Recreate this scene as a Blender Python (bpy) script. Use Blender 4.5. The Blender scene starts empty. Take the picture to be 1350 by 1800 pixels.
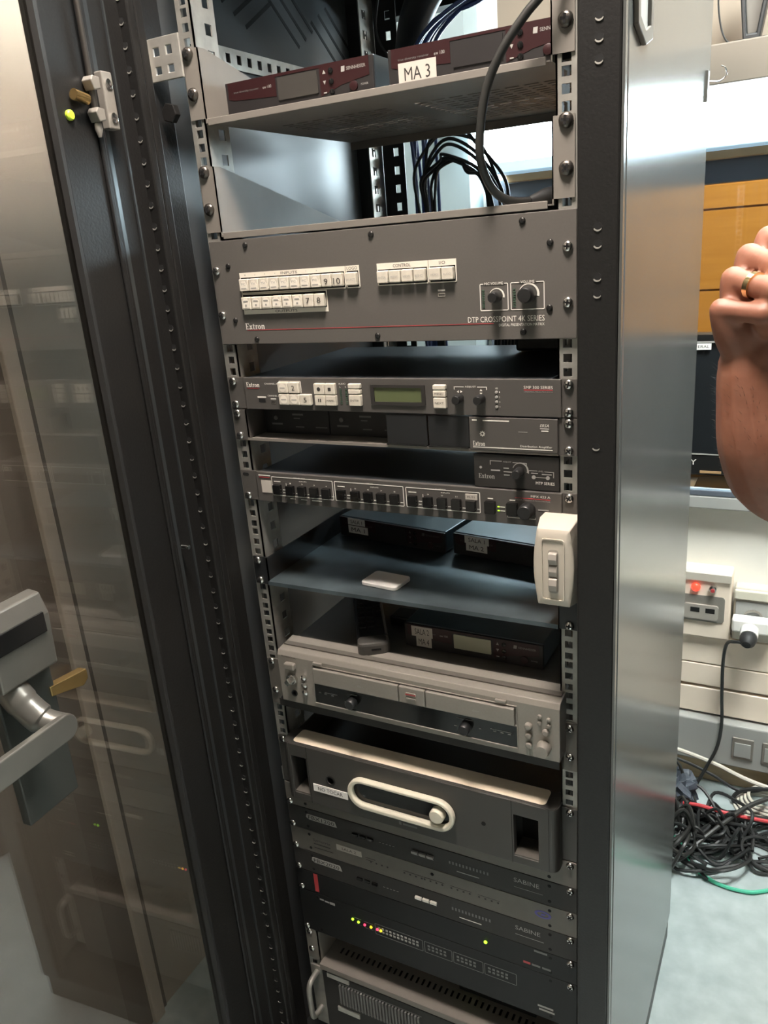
import bpy, bmesh, math, random
from mathutils import Vector, Matrix
random.seed(7)
PI = math.pi
SC = bpy.context.scene
COL = SC.collection

# ---------------------------------------------------------------- camera
cam_d = bpy.data.cameras.new('camera')
cam = bpy.data.objects.new('camera', cam_d)
COL.objects.link(cam)
cam_d.sensor_fit = 'AUTO'; cam_d.sensor_width = 36.0
cam_d.lens = 1396.5 / 1800 * 36.0
cam_d.clip_start = 0.02; cam_d.clip_end = 50
_R = Vector((0.88524149, 0.45852215, -0.07813412))
_U = Vector((-0.08250351, 0.32010899, 0.94378144))
_F = Vector((-0.45775613, 0.82902815, -0.32120345))
m = Matrix((( _R.x, _U.x, -_F.x, 0.4684), (_R.y, _U.y, -_F.y, -0.8738), (_R.z, _U.z, -_F.z, 1.4815), (0, 0, 0, 1)))
cam.matrix_world = m
SC.camera = cam

# ---------------------------------------------------------------- world, exposure
SC.view_settings.view_transform = 'Standard'
SC.view_settings.look = 'None'
SC.view_settings.gamma = 1.0
SC.view_settings.use_curve_mapping = False
SC.view_settings.exposure = 0.0
w = bpy.data.worlds.new('world'); SC.world = w; w.use_nodes = True
w.node_tree.nodes['Background'].inputs[0].default_value = (0.9, 0.95, 1.0, 1)
w.node_tree.nodes['Background'].inputs[1].default_value = 0.02
CEIL_W = 215.0      # emission of the ceiling luminaire
BACK_W = 80.0      # emission of the second ceiling luminaire
TUBE_W = 47.0      # emission of the fluorescent wall lamp

# ---------------------------------------------------------------- materials
MATS = {}
def mat(name, col, rough=0.5, metal=0.0, emit=None, es=0.0, var=0.0, scale=60.0, bump=0.0, coat=0.0, spec=0.5, stretch=None):
    if name in MATS: return MATS[name]
    mt = bpy.data.materials.new(name); mt.use_nodes = True
    nt = mt.node_tree; b = nt.nodes['Principled BSDF']
    b.inputs['Base Color'].default_value = (*col, 1)
    b.inputs['Roughness'].default_value = rough
    b.inputs['Metallic'].default_value = metal
    b.inputs['Specular IOR Level'].default_value = spec
    if coat: b.inputs['Coat Weight'].default_value = coat
    if emit:
        b.inputs['Emission Color'].default_value = (*emit, 1); b.inputs['Emission Strength'].default_value = es
    if var or bump:
        tc = nt.nodes.new('ShaderNodeTexCoord'); n = nt.nodes.new('ShaderNodeTexNoise')
        n.inputs['Scale'].default_value = scale; n.inputs['Detail'].default_value = 4
        if stretch:
            mp = nt.nodes.new('ShaderNodeMapping'); mp.inputs['Scale'].default_value = stretch
            nt.links.new(tc.outputs['Object'], mp.inputs[0]); nt.links.new(mp.outputs[0], n.inputs['Vector'])
        else:
            nt.links.new(tc.outputs['Object'], n.inputs['Vector'])
        if var:
            r = nt.nodes.new('ShaderNodeValToRGB')
            r.color_ramp.elements[0].position = 0.3; r.color_ramp.elements[1].position = 0.7
            r.color_ramp.elements[0].color = (*[max(0, c * (1 - var)) for c in col], 1)
            r.color_ramp.elements[1].color = (*[min(1, c * (1 + var)) for c in col], 1)
            nt.links.new(n.outputs['Fac'], r.inputs[0]); nt.links.new(r.outputs[0], b.inputs['Base Color'])
        if bump:
            bp = nt.nodes.new('ShaderNodeBump'); bp.inputs['Strength'].default_value = bump; bp.inputs['Distance'].default_value = 0.001
            nt.links.new(n.outputs['Fac'], bp.inputs['Height']); nt.links.new(bp.outputs[0], b.inputs['Normal'])
    MATS[name] = mt
    return mt

def M(n): return MATS[n]
mat('galv', (0.60, 0.58, 0.53), 0.42, 0.75, var=0.14, scale=45, bump=0.05)
mat('galv_dull', (0.34, 0.33, 0.30), 0.5, 0.6, var=0.16, scale=45)
mat('frame_black', (0.013, 0.0125, 0.012), 0.42, var=0.12, scale=300, bump=0.25, spec=0.35)
mat('inner_panel', (0.052, 0.055, 0.057), 0.38, var=0.08, scale=12)
mat('side_panel', (0.095, 0.10, 0.096), 0.205, 0.1, var=0.05, scale=9, bump=0.02, spec=0.6)
mat('edge_light', (0.42, 0.43, 0.42), 0.4, 0.3)
mat('shelf_grey', (0.185, 0.168, 0.147), 0.5, var=0.05, scale=30)
mat('dtp_grey', (0.098, 0.089, 0.080), 0.55, var=0.03, scale=400, bump=0.06)
mat('smp_grey', (0.072, 0.066, 0.060), 0.55, bump=0.05, scale=500)
mat('unit_black', (0.014, 0.015, 0.016), 0.4, bump=0.05, scale=400)
mat('unit_top', (0.02, 0.022, 0.025), 0.5, var=0.2, scale=14, spec=0.35)
mat('face_black', (0.009, 0.009, 0.009), 0.45, spec=0.3)
mat('face_dark', (0.028, 0.026, 0.024), 0.5, spec=0.35)
mat('gloss_black', (0.008, 0.008, 0.008), 0.12)
mat('rubber', (0.018, 0.018, 0.018), 0.6)
mat('knob', (0.014, 0.014, 0.014), 0.4)
mat('hole', (0.004, 0.004, 0.004), 0.9)
mat('button', (0.62, 0.57, 0.48), 0.35, var=0.06, scale=200)
mat('legend', (0.78, 0.72, 0.62), 0.45)
mat('print_white', (0.80, 0.77, 0.70), 0.5)
mat('print_grey', (0.32, 0.31, 0.29), 0.5)
mat('print_dim', (0.14, 0.14, 0.135), 0.5)
mat('print_dark', (0.025, 0.022, 0.02), 0.6)
mat('print_red', (0.42, 0.045, 0.05), 0.5)
mat('sticker', (0.48, 0.44, 0.39), 0.55)
mat('led_off', (0.05, 0.09, 0.06), 0.3)
mat('led_green', (0.3, 0.9, 0.05), 0.3, emit=(0.45, 1.0, 0.03), es=2.2)
mat('led_red', (0.9, 0.05, 0.1), 0.3, emit=(1.0, 0.05, 0.12), es=2.0)
mat('led_amber', (0.9, 0.7, 0.05), 0.3, emit=(1.0, 0.72, 0.02), es=2.0)
mat('lcd', (0.10, 0.12, 0.055), 0.25)
mat('lcd_dark', (0.045, 0.042, 0.038), 0.25)
mat('lcd_pale', (0.36, 0.36, 0.26), 0.3)
mat('chrome', (0.75, 0.73, 0.70), 0.22, 1.0)
mat('screw_dark', (0.16, 0.145, 0.13), 0.3, 0.9)
mat('screw_black', (0.03, 0.028, 0.026), 0.35, 0.6)
mat('maroon', (0.024, 0.005, 0.006), 0.4)
mat('receiver_face', (0.017, 0.015, 0.015), 0.45)
mat('receiver_top_sheen', (0.06, 0.085, 0.10), 0.34, 0.4, var=0.15, scale=22, spec=0.8)  # blue in the colour stands in for the cool lamp's reflection
mat('tray_black', (0.075, 0.098, 0.108), 0.36, 0.35, var=0.55, scale=11, spec=0.8)  # blue tint imitates cool reflected light; the blotches are dust
mat('silver', (0.285, 0.262, 0.232), 0.42, 0.35, var=0.03, scale=300)
mat('silver_dark', (0.135, 0.124, 0.108), 0.45, 0.3, var=0.04, scale=60)
mat('amp_grey', (0.056, 0.053, 0.048), 0.45, 0.2)
mat('amp_top', (0.84, 0.73, 0.57), 0.5)
mat('cream', (0.70, 0.66, 0.54), 0.35)
mat('white_plastic', (0.56, 0.51, 0.43), 0.38)
mat('switch_grey', (0.36, 0.33, 0.29), 0.4)
mat('cable_black', (0.02, 0.021, 0.021), 0.5)
mat('cable_grey', (0.026, 0.026, 0.024), 0.4)
mat('cable_blue', (0.05, 0.085, 0.22), 0.42)
mat('cable_white', (0.62, 0.58, 0.5), 0.5)
mat('cable_red', (0.62, 0.06, 0.07), 0.45)
mat('cable_green', (0.08, 0.5, 0.32), 0.45)
mat('handle_metal', (0.20, 0.19, 0.17), 0.32, 0.7, var=0.06, scale=30)
mat('handle_dark', (0.045, 0.048, 0.043), 0.45, 0.4)
mat('brass', (0.55, 0.37, 0.15), 0.25, 0.9)
mat('lime', (0.55, 0.75, 0.05), 0.4)
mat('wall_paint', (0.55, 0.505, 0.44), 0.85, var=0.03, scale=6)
mat('door_paint', (0.21, 0.194, 0.17), 0.6)
mat('seal_metal', (0.10, 0.11, 0.115), 0.28, 0.7)
mat('wall_upper_dimmed', (0.25, 0.205, 0.16), 0.85, var=0.03, scale=6)  # same wall as below, darkened in colour to offset the lamp's brightness
mat('column_paint', (0.30, 0.37, 0.39), 0.7)
mat('wall_white', (0.90, 0.87, 0.79), 0.8, var=0.02, scale=6)
mat('wall_dark', (0.19, 0.172, 0.15), 0.8)
mat('ceiling_paint', (0.30, 0.29, 0.28), 0.9)
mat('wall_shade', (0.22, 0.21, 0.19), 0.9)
mat('trim_wood', (0.45, 0.33, 0.2), 0.6, var=0.15, scale=8, stretch=(1, 8, 8))
mat('duct', (0.86, 0.73, 0.60), 0.45)
mat('duct_grey', (0.36, 0.36, 0.34), 0.5)
mat('board', (0.155, 0.128, 0.10), 0.6)
mat('fixture_blue', (0.42, 0.55, 0.66), 0.4)
mat('fixture_dark', (0.10, 0.115, 0.14), 0.45)
mat('wood_rail', (0.38, 0.24, 0.12), 0.4)
mat('lamp_trim_glow', (0.42, 0.55, 0.66), 0.4, emit=(0.30, 0.50, 0.66), es=0.7)  # weak emission imitates lamp light coming through the strip
mat('diffuser', (0.9, 0.95, 1), 0.5, emit=(0.74, 0.92, 1.0), es=TUBE_W)
mat('ceil_diffuser', (1, 0.95, 0.88), 0.5, emit=(1.0, 0.89, 0.80), es=CEIL_W)
mat('ceil_diffuser_cool', (1, 1, 1), 0.5, emit=(0.93, 0.98, 0.95), es=BACK_W)
mat('screen', (0.012, 0.014, 0.016), 0.2)
mat('gold', (0.80, 0.62, 0.32), 0.22, 1.0)
mat('shirt', (0.09, 0.11, 0.16), 0.9, bump=0.2, scale=300)
mat('trousers', (0.03, 0.035, 0.05), 0.9)
mat('shoe', (0.03, 0.025, 0.02), 0.5)
mat('hair', (0.04, 0.028, 0.02), 0.6)
mat('oval_blue', (0.10, 0.09, 0.30), 0.5)
mat('paper', (0.82, 0.80, 0.76), 0.6)

def thin_ior(nt, fr, ior):
    # same reflectance on the entry and exit face of a thin, non-refracting pane
    g = nt.nodes.new('ShaderNodeNewGeometry'); mr = nt.nodes.new('ShaderNodeMapRange')
    mr.inputs['To Min'].default_value = ior; mr.inputs['To Max'].default_value = 1/ior
    nt.links.new(g.outputs['Backfacing'], mr.inputs['Value']); nt.links.new(mr.outputs['Result'], fr.inputs[0])

def special_mats():
    # skin
    mt = bpy.data.materials.new('skin'); mt.use_nodes = True; nt = mt.node_tree; b = nt.nodes['Principled BSDF']
    tc = nt.nodes.new('ShaderNodeTexCoord'); n = nt.nodes.new('ShaderNodeTexNoise'); n.inputs['Scale'].default_value = 45; n.inputs['Detail'].default_value = 5
    r = nt.nodes.new('ShaderNodeValToRGB'); r.color_ramp.elements[0].color = (0.20, 0.076, 0.044, 1); r.color_ramp.elements[1].color = (0.26, 0.110, 0.067, 1)
    r.color_ramp.elements[0].position = 0.3; r.color_ramp.elements[1].position = 0.7
    nt.links.new(tc.outputs['Object'], n.inputs['Vector']); nt.links.new(n.outputs['Fac'], r.inputs[0]); nt.links.new(r.outputs[0], b.inputs['Base Color'])
    b.inputs['Roughness'].default_value = 0.5
    b.inputs['Subsurface Weight'].default_value = 0.15; b.inputs['Subsurface Radius'].default_value = (0.01, 0.004, 0.002); b.inputs['Subsurface Scale'].default_value = 0.6
    v = nt.nodes.new('ShaderNodeTexVoronoi'); v.inputs['Scale'].default_value = 260
    nt.links.new(tc.outputs['Object'], v.inputs['Vector'])
    bp = nt.nodes.new('ShaderNodeBump'); bp.inputs['Strength'].default_value = 0.15; bp.inputs['Distance'].default_value = 0.0006
    nt.links.new(v.outputs['Distance'], bp.inputs['Height']); nt.links.new(bp.outputs[0], b.inputs['Normal'])
    MATS['skin'] = mt
    # smoked glass of the cabinet door
    mt = bpy.data.materials.new('smoked_glass'); mt.use_nodes = True; nt = mt.node_tree; nt.nodes.clear()
    o = nt.nodes.new('ShaderNodeOutputMaterial'); mx = nt.nodes.new('ShaderNodeMixShader'); fr = nt.nodes.new('ShaderNodeFresnel'); fr.inputs[0].default_value = 1.95; thin_ior(nt, fr, 1.95)
    t = nt.nodes.new('ShaderNodeBsdfTransparent'); t.inputs[0].default_value = (0.935, 0.91, 0.885, 1)
    g = nt.nodes.new('ShaderNodeBsdfGlossy'); g.inputs['Roughness'].default_value = 0.0
    nt.links.new(fr.outputs[0], mx.inputs[0]); nt.links.new(t.outputs[0], mx.inputs[1]); nt.links.new(g.outputs[0], mx.inputs[2]); nt.links.new(mx.outputs[0], o.inputs[0])
    MATS['smoked_glass'] = mt
    # window glass towards the hall
    mt = bpy.data.materials.new('window_glass'); mt.use_nodes = True; nt = mt.node_tree; nt.nodes.clear()
    o = nt.nodes.new('ShaderNodeOutputMaterial'); mx = nt.nodes.new('ShaderNodeMixShader'); fr = nt.nodes.new('ShaderNodeFresnel'); fr.inputs[0].default_value = 1.45; thin_ior(nt, fr, 1.45)
    t = nt.nodes.new('ShaderNodeBsdfTransparent'); t.inputs[0].default_value = (0.95, 0.95, 0.93, 1)
    g = nt.nodes.new('ShaderNodeBsdfGlossy'); g.inputs['Roughness'].default_value = 0.02
    nt.links.new(fr.outputs[0], mx.inputs[0]); nt.links.new(t.outputs[0], mx.inputs[1]); nt.links.new(g.outputs[0], mx.inputs[2]); nt.links.new(mx.outputs[0], o.inputs[0])
    MATS['window_glass'] = mt
    # wood panelling of the hall
    mt = bpy.data.materials.new('hall_wood'); mt.use_nodes = True; nt = mt.node_tree; b = nt.nodes['Principled BSDF']
    tc = nt.nodes.new('ShaderNodeTexCoord'); mp = nt.nodes.new('ShaderNodeMapping'); mp.inputs['Scale'].default_value = (1.2, 1, 14)
    n = nt.nodes.new('ShaderNodeTexNoise'); n.inputs['Scale'].default_value = 3; n.inputs['Detail'].default_value = 6
    r = nt.nodes.new('ShaderNodeValToRGB'); r.color_ramp.elements[0].color = (0.46, 0.275, 0.085, 1); r.color_ramp.elements[1].color = (0.62, 0.415, 0.14, 1)
    nt.links.new(tc.outputs['Object'], mp.inputs[0]); nt.links.new(mp.outputs[0], n.inputs['Vector']); nt.links.new(n.outputs['Fac'], r.inputs[0]); nt.links.new(r.outputs[0], b.inputs['Base Color'])
    b.inputs['Roughness'].default_value = 0.5
    MATS['hall_wood'] = mt
    # lino floor
    mt = bpy.data.materials.new('lino'); mt.use_nodes = True; nt = mt.node_tree; b = nt.nodes['Principled BSDF']
    tc = nt.nodes.new('ShaderNodeTexCoord'); n = nt.nodes.new('ShaderNodeTexNoise'); n.inputs['Scale'].default_value = 18; n.inputs['Detail'].default_value = 8
    r = nt.nodes.new('ShaderNodeValToRGB'); r.color_ramp.elements[0].color = (0.32, 0.375, 0.375, 1); r.color_ramp.elements[1].color = (0.44, 0.505, 0.505, 1)
    r.color_ramp.elements[0].position = 0.3; r.color_ramp.elements[1].position = 0.7
    nt.links.new(tc.outputs['Object'], n.inputs['Vector']); nt.links.new(n.outputs['Fac'], r.inputs[0]); nt.links.new(r.outputs[0], b.inputs['Base Color'])
    b.inputs['Roughness'].default_value = 0.4
    MATS['lino'] = mt
special_mats()

# ---------------------------------------------------------------- mesh helpers
class MB:
    def __init__(s): s.v = []; s.f = []; s.mi = []; s.cur = 0
    def face(s, idx): s.f.append(tuple(idx)); s.mi.append(s.cur)
    def box(s, x0, x1, y0, y1, z0, z1):
        b = len(s.v)
        s.v += [(x0,y0,z0),(x1,y0,z0),(x1,y1,z0),(x0,y1,z0),(x0,y0,z1),(x1,y0,z1),(x1,y1,z1),(x0,y1,z1)]
        for q in ((0,3,2,1),(4,5,6,7),(0,1,5,4),(1,2,6,5),(2,3,7,6),(3,0,4,7)): s.face([b+i for i in q])
        return s
    def prism(s, pts, a, b, axis='y'):
        # polygon in the plane perpendicular to axis, extruded from a to b
        n = len(pts); base = len(s.v)
        for t in (a, b):
            for (p, q) in pts:
                s.v.append({'y': (p, t, q), 'x': (t, p, q), 'z': (p, q, t)}[axis])
        fl = (axis == 'y')
        lo = list(range(base, base+n)); hi = list(range(base+n, base+2*n))
        area = sum(pts[i][0]*pts[(i+1)%n][1]-pts[(i+1)%n][0]*pts[i][1] for i in range(n))
        if (area > 0) != (axis == 'y'): lo2, hi2 = lo[::-1], hi
        else: lo2, hi2 = lo, hi[::-1]
        s.face(lo2); s.face(hi2)
        for i in range(n):
            j = (i+1) % n
            q = [lo[i], lo[j], hi[j], hi[i]]
            if (area > 0) == (axis == 'y'): q = q[::-1]
            s.face(q)
        return s
    def ring(s, outer, inner, a, b, axis='y'):
        # frame between two polygons with equal point count
        n = len(outer); base = len(s.v)
        P = lambda p, q, t: {'y': (p, t, q), 'x': (t, p, q), 'z': (p, q, t)}[axis]
        for t in (a, b):
            for pts in (outer, inner):
                for (p, q) in pts: s.v.append(P(p, q, t))
        oa, ia, ob, ib = base, base+n, base+2*n, base+3*n
        for i in range(n):
            j = (i+1) % n
            s.face((oa+i, oa+j, ia+j, ia+i)); s.face((ob+j, ob+i, ib+i, ib+j))
            s.face((oa+j, oa+i, ob+i, ob+j)); s.face((ia+i, ia+j, ib+j, ib+i))
        return s
    def cyl(s, p0, p1, r0, r1=None, n=14, cap=True):
        if r1 is None: r1 = r0
        p0 = Vector(p0); p1 = Vector(p1); d = (p1-p0).normalized()
        a = d.orthogonal().normalized(); c = d.cross(a); base = len(s.v)
        for p, r in ((p0, r0), (p1, r1)):
            for i in range(n):
                t = 2*PI*i/n; s.v.append(tuple(p + a*(r*math.cos(t)) + c*(r*math.sin(t))))
        for i in range(n):
            j = (i+1) % n; s.face((base+i, base+j, base+n+j, base+n+i))
        if cap: s.face(list(range(base+n-1, base-1, -1))); s.face(list(range(base+n, base+2*n)))
        return s
    def lathe(s, prof, o, d, n=16):
        o = Vector(o); d = Vector(d).normalized(); a = d.orthogonal().normalized(); c = d.cross(a); base = len(s.v)
        for r, h in prof:
            for i in range(n):
                t = 2*PI*i/n; s.v.append(tuple(o + d*h + a*(r*math.cos(t)) + c*(r*math.sin(t))))
        for k in range(len(prof)-1):
            for i in range(n):
                j = (i+1) % n; s.face((base+k*n+i, base+k*n+j, base+(k+1)*n+j, base+(k+1)*n+i))
        s.face([base+i for i in range(n-1, -1, -1)]); e = base+(len(prof)-1)*n; s.face([e+i for i in range(n)])
        return s
    def tube(s, pts, r, n=8):
        pts = [Vector(p) for p in pts]; base = len(s.v); N = len(pts)
        rr = r if isinstance(r, (list, tuple)) else [r]*N
        t0 = (pts[1]-pts[0]).normalized(); a = t0.orthogonal().normalized()
        for k in range(N):
            t = (pts[min(k+1, N-1)]-pts[max(k-1, 0)]).normalized()
            a = (a - t*a.dot(t)).normalized(); c = t.cross(a)
            for i in range(n):
                q = 2*PI*i/n; s.v.append(tuple(pts[k] + a*(rr[k]*math.cos(q)) + c*(rr[k]*math.sin(q))))
        for k in range(N-1):
            for i in range(n):
                j = (i+1) % n; s.face((base+k*n+i, base+k*n+j, base+(k+1)*n+j, base+(k+1)*n+i))
        s.face([base+i for i in range(n-1, -1, -1)]); e = base+(N-1)*n; s.face([e+i for i in range(n)])
        return s
    def ball(s, c, r, seg=12, rings=8, sc=(1, 1, 1)):
        base = len(s.v); cx, cy, cz = c
        for i in range(1, rings):
            p = PI*i/rings
            for j in range(seg):
                t = 2*PI*j/seg
                s.v.append((cx+r*sc[0]*math.sin(p)*math.cos(t), cy+r*sc[1]*math.sin(p)*math.sin(t), cz+r*sc[2]*math.cos(p)))
        top = len(s.v); s.v.append((cx, cy, cz+r*sc[2])); bot = len(s.v); s.v.append((cx, cy, cz-r*sc[2]))
        for i in range(rings-2):
            for j in range(seg):
                k = (j+1) % seg; s.face((base+i*seg+j, base+(i+1)*seg+j, base+(i+1)*seg+k, base+i*seg+k))
        for j in range(seg):
            k = (j+1) % seg; s.face((top, base+j, base+k)); s.face((bot, base+(rings-2)*seg+k, base+(rings-2)*seg+j))
        return s
    def mask(s, us, vs, fill, t0, t1, axis='z'):
        # plate made of grid cells; fill(i,j) says whether the cell is metal; holes get walls
        nu, nv = len(us)-1, len(vs)-1
        P = lambda u, v, t: {'z': (u, v, t), 'y': (u, t, v), 'x': (t, u, v)}[axis]
        idx = {}
        def vid(i, j, k):
            key = (i, j, k)
            if key not in idx: idx[key] = len(s.v); s.v.append(P(us[i], vs[j], (t0, t1)[k]))
            return idx[key]
        F = [[bool(fill(i, j)) for j in range(nv)] for i in range(nu)]
        for i in range(nu):
            for j in range(nv):
                if not F[i][j]: continue
                s.face((vid(i,j,1), vid(i+1,j,1), vid(i+1,j+1,1), vid(i,j+1,1)))
                s.face((vid(i,j+1,0), vid(i+1,j+1,0), vid(i+1,j,0), vid(i,j,0)))
                if i == 0 or not F[i-1][j]: s.face((vid(i,j,0), vid(i,j,1), vid(i,j+1,1), vid(i,j+1,0)))
                if i == nu-1 or not F[i+1][j]: s.face((vid(i+1,j+1,0), vid(i+1,j+1,1), vid(i+1,j,1), vid(i+1,j,0)))
                if j == 0 or not F[i][j-1]: s.face((vid(i+1,j,0), vid(i+1,j,1), vid(i,j,1), vid(i,j,0)))
                if j == nv-1 or not F[i][j+1]: s.face((vid(i,j+1,0), vid(i,j+1,1), vid(i+1,j+1,1), vid(i+1,j+1,0)))
        return s

ORIG = {}
def mesh(name, mb, mats, o=(0, 0, 0), smooth=False, fix=True):
    me = bpy.data.meshes.new(name)
    me.from_pydata([(x-o[0], y-o[1], z-o[2]) for x, y, z in mb.v], [], mb.f)
    for mm in (mats if isinstance(mats, (list, tuple)) else [mats]): me.materials.append(MATS[mm])
    if any(mb.mi): me.polygons.foreach_set('material_index', mb.mi)
    if fix:
        bm = bmesh.new(); bm.from_mesh(me); bmesh.ops.recalc_face_normals(bm, faces=bm.faces[:]); bm.to_mesh(me); bm.free()
    if smooth:
        me.polygons.foreach_set('use_smooth', [True]*len(me.polygons))
        try: me.set_sharp_from_angle(angle=math.radians(40))
        except Exception: pass
    me.update()
    return me
def obj(name, mb, mats, parent=None, bevel=0, smooth=False, label=None, kind=None):
    o = ORIG.get(parent.name, (0, 0, 0)) if parent else (0, 0, 0)
    ob = bpy.data.objects.new(name, mesh(name, mb, mats, o, smooth)); COL.objects.link(ob)
    if parent: ob.parent = parent; ORIG[ob.name] = o
    if bevel:
        bv = ob.modifiers.new('bevel', 'BEVEL'); bv.width = bevel; bv.segments = 2; bv.limit_method = 'ANGLE'; bv.angle_limit = math.radians(50)
        bv.harden_normals = False
    if label: ob['label'] = label
    if kind: ob['kind'] = kind
    return ob
def thing(name, label, cat, loc=(0, 0, 0), rz=0.0, group=None, local=False):
    # local=False: parts are given in world coordinates; local=True: in the thing's own frame
    e = bpy.data.objects.new(name, None); COL.objects.link(e); e.empty_display_size = 0.02
    e.location = loc; e.rotation_euler = (0, 0, rz); e['label'] = label; e['category'] = cat
    if group: e['group'] = group
    ORIG[e.name] = (0, 0, 0) if local else tuple(loc)
    return e
def tag(o, label, cat, group=None):
    o['label'] = label; o['category'] = cat
    if group: o['group'] = group
    return o
def struct(name, mb, m, **k):
    o = obj(name, mb, m, **k); o['kind'] = 'structure'; return o
def share(name, me, loc, parent, rot=None):
    ob = bpy.data.objects.new(name, me); COL.objects.link(ob)
    o = ORIG.get(parent.name, (0, 0, 0)); ob.location = (loc[0]-o[0], loc[1]-o[1], loc[2]-o[2]); ob.parent = parent
    if rot: ob.rotation_euler = rot
    ORIG[ob.name] = tuple(loc)   # children of a shared piece are given in world coordinates
    return ob
def rrect(x0, x1, z0, z1, r, n=5):
    pts = []
    for cx, cz, a in ((x1-r, z0+r, -PI/2), (x1-r, z1-r, 0), (x0+r, z1-r, PI/2), (x0+r, z0+r, PI)):
        for i in range(n+1):
            t = a + PI/2*i/n; pts.append((cx+r*math.cos(t), cz+r*math.sin(t)))
    return pts
def circ(cx, cz, r, n=20): return [(cx+r*math.cos(2*PI*i/n), cz+r*math.sin(2*PI*i/n)) for i in range(n)]
def smoothpath(pts, sub=8):
    # Catmull-Rom
    P = [Vector(p) for p in pts]; out = []
    for i in range(len(P)-1):
        p0 = P[max(i-1, 0)]; p1 = P[i]; p2 = P[i+1]; p3 = P[min(i+2, len(P)-1)]
        for k in range(sub):
            t = k/sub
            out.append(0.5*((2*p1)+(p2-p0)*t+(2*p0-5*p1+4*p2-p3)*t*t+(3*p1-p0-3*p2+p3)*t**3))
    out.append(P[-1]); return out

_TXT = {}
def textgeo(s):
    if s not in _TXT:
        c = bpy.data.curves.new('t', 'FONT'); c.body = s; c.resolution_u = 2
        o = bpy.data.objects.new('t', c); COL.objects.link(o)
        dg = bpy.context.evaluated_depsgraph_get(); e = o.evaluated_get(dg); me = e.to_mesh()
        vs = [tuple(v.co) for v in me.vertices]; fs = [tuple(p.vertices) for p in me.polygons]
        e.to_mesh_clear(); bpy.data.objects.remove(o); bpy.data.curves.remove(c)
        _TXT[s] = (vs, fs)
    return _TXT[s]
def text(s, x0, x1, z0, z1, y, parent, m='print_white', name='lettering', slant=0.0):
    # printed lettering on a face that looks towards -y, fitted to the given rectangle
    vs, fs = textgeo(s); xs = [v[0] for v in vs]; ys = [v[1] for v in vs]
    ax, bx, ay, by = min(xs), max(xs), min(ys), max(ys)
    mb = MB()
    for v in vs:
        u = (v[0]-ax)/(bx-ax); q = (v[1]-ay)/(by-ay)
        mb.v.append((x0+u*(x1-x0)+slant*q*(z1-z0), y, z0+q*(z1-z0)))
    mb.f = list(fs); mb.mi = [0]*len(fs)
    o = ORIG.get(parent.name, (0, 0, 0))
    me = mesh(name, mb, m, o, fix=False)
    ob = bpy.data.objects.new(name, me); COL.objects.link(ob); ob.parent = parent
    return ob
def serif_word(x0, x1, z0, z1, y, parent, m='print_white'):
    # bold slab-serif wordmark of six letters
    Q = []
    R = lambda a, b, c, d: Q.append([(a, c), (b, c), (b, d), (a, d)])
    R(0.0, .5, 0, .08); R(.1, .3, 0, 1); R(0, .72, .92, 1); R(0.3, .72, 0, .1); R(.3, .55, .46, .56); R(.62, .72, 0, .28); R(.62, .72, .74, 1)
    Q.append([(.80, .0), (1.0, .0), (1.36, .66), (1.16, .66)][::1]); Q.append([(1.16, 0), (1.40, 0), (1.02, .66), (.78, .66)])
    R(1.55, 1.74, .05, .86); R(1.46, 1.92, .58, .66); R(1.6, 1.9, 0, .08)
    R(1.98, 2.38, 0, .07); R(2.06, 2.25, 0, .66); R(2.25, 2.48, .52, .66)
    for i in range(16):
        a, b = 2*PI*i/16, 2*PI*(i+1)/16
        Q.append([(2.83+.30*math.cos(a), .33+.33*math.sin(a)), (2.83+.30*math.cos(b), .33+.33*math.sin(b)), (2.83+.11*math.cos(b), .33+.22*math.sin(b)), (2.83+.11*math.cos(a), .33+.22*math.sin(a))])
    R(3.2, 3.52, 0, .07); R(3.26, 3.45, 0, .66); R(3.45, 3.78, .52, .66); R(3.66, 3.85, 0, .56); R(3.6, 3.92, 0, .07)
    mb = MB()
    for q in Q:
        b = len(mb.v)
        for p in q: mb.v.append((x0+p[0]/3.92*(x1-x0), y, z0+p[1]*(z1-z0)))
        mb.face(range(b, b+len(q)))
    o = ORIG.get(parent.name, (0, 0, 0))
    ob = bpy.data.objects.new('lettering', mesh('lettering', mb, m, o, fix=False)); COL.objects.link(ob); ob.parent = parent
    return ob
def bars(rects, y, parent, m='print_white', name='lettering'):
    mb = MB()
    for x0, x1, z0, z1 in rects: mb.box(x0, x1, y-0.0002, y, z0, z1)
    return obj(name, mb, m, parent)
def frame_line(x0, x1, z0, z1, y, parent, t=0.0009, m='print_white', r=0.0015):
    mb = MB(); mb.ring(rrect(x0, x1, z0, z1, r, 3), rrect(x0+t, x1-t, z0+t, z1-t, max(r-t, 0.0002), 3), y-0.0002, y)
    return obj('printed_outline', mb, m, parent)

# pan head screws, three finishes, shared meshes
def screw_mesh(name, r, m, slot='hole'):
    mb = MB(); mb.lathe([(r, 0), (r, -0.0008), (r*.92, -r*.38), (r*.7, -r*.55), (r*.4, -r*.64), (r*.08, -r*.66)], (0, 0, 0), (0, 1, 0), 16)
    mb.cur = 1
    k = r*.17; y = -r*.68
    mb.box(-r*.55, r*.55, y, y+r*.2, -k, k); mb.box(-k, k, y, y+r*.2, -r*.55, r*.55)
    return mesh(name, mb, [m, slot], smooth=True)
SCR_DARK = screw_mesh('screw', 0.0078, 'screw_dark')
SCR_CHROME = screw_mesh('screw', 0.0058, 'chrome')
SCR_SMALL = screw_mesh('screw', 0.0037, 'screw_black')
def cup_washer():
    return None
def screw(me, x, z, y, parent): return share('screw', me, (x, y, z), parent, (0, random.random()*1.5, 0))

U = 0.04445
def Z(u): return 1.5 - u*U
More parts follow.
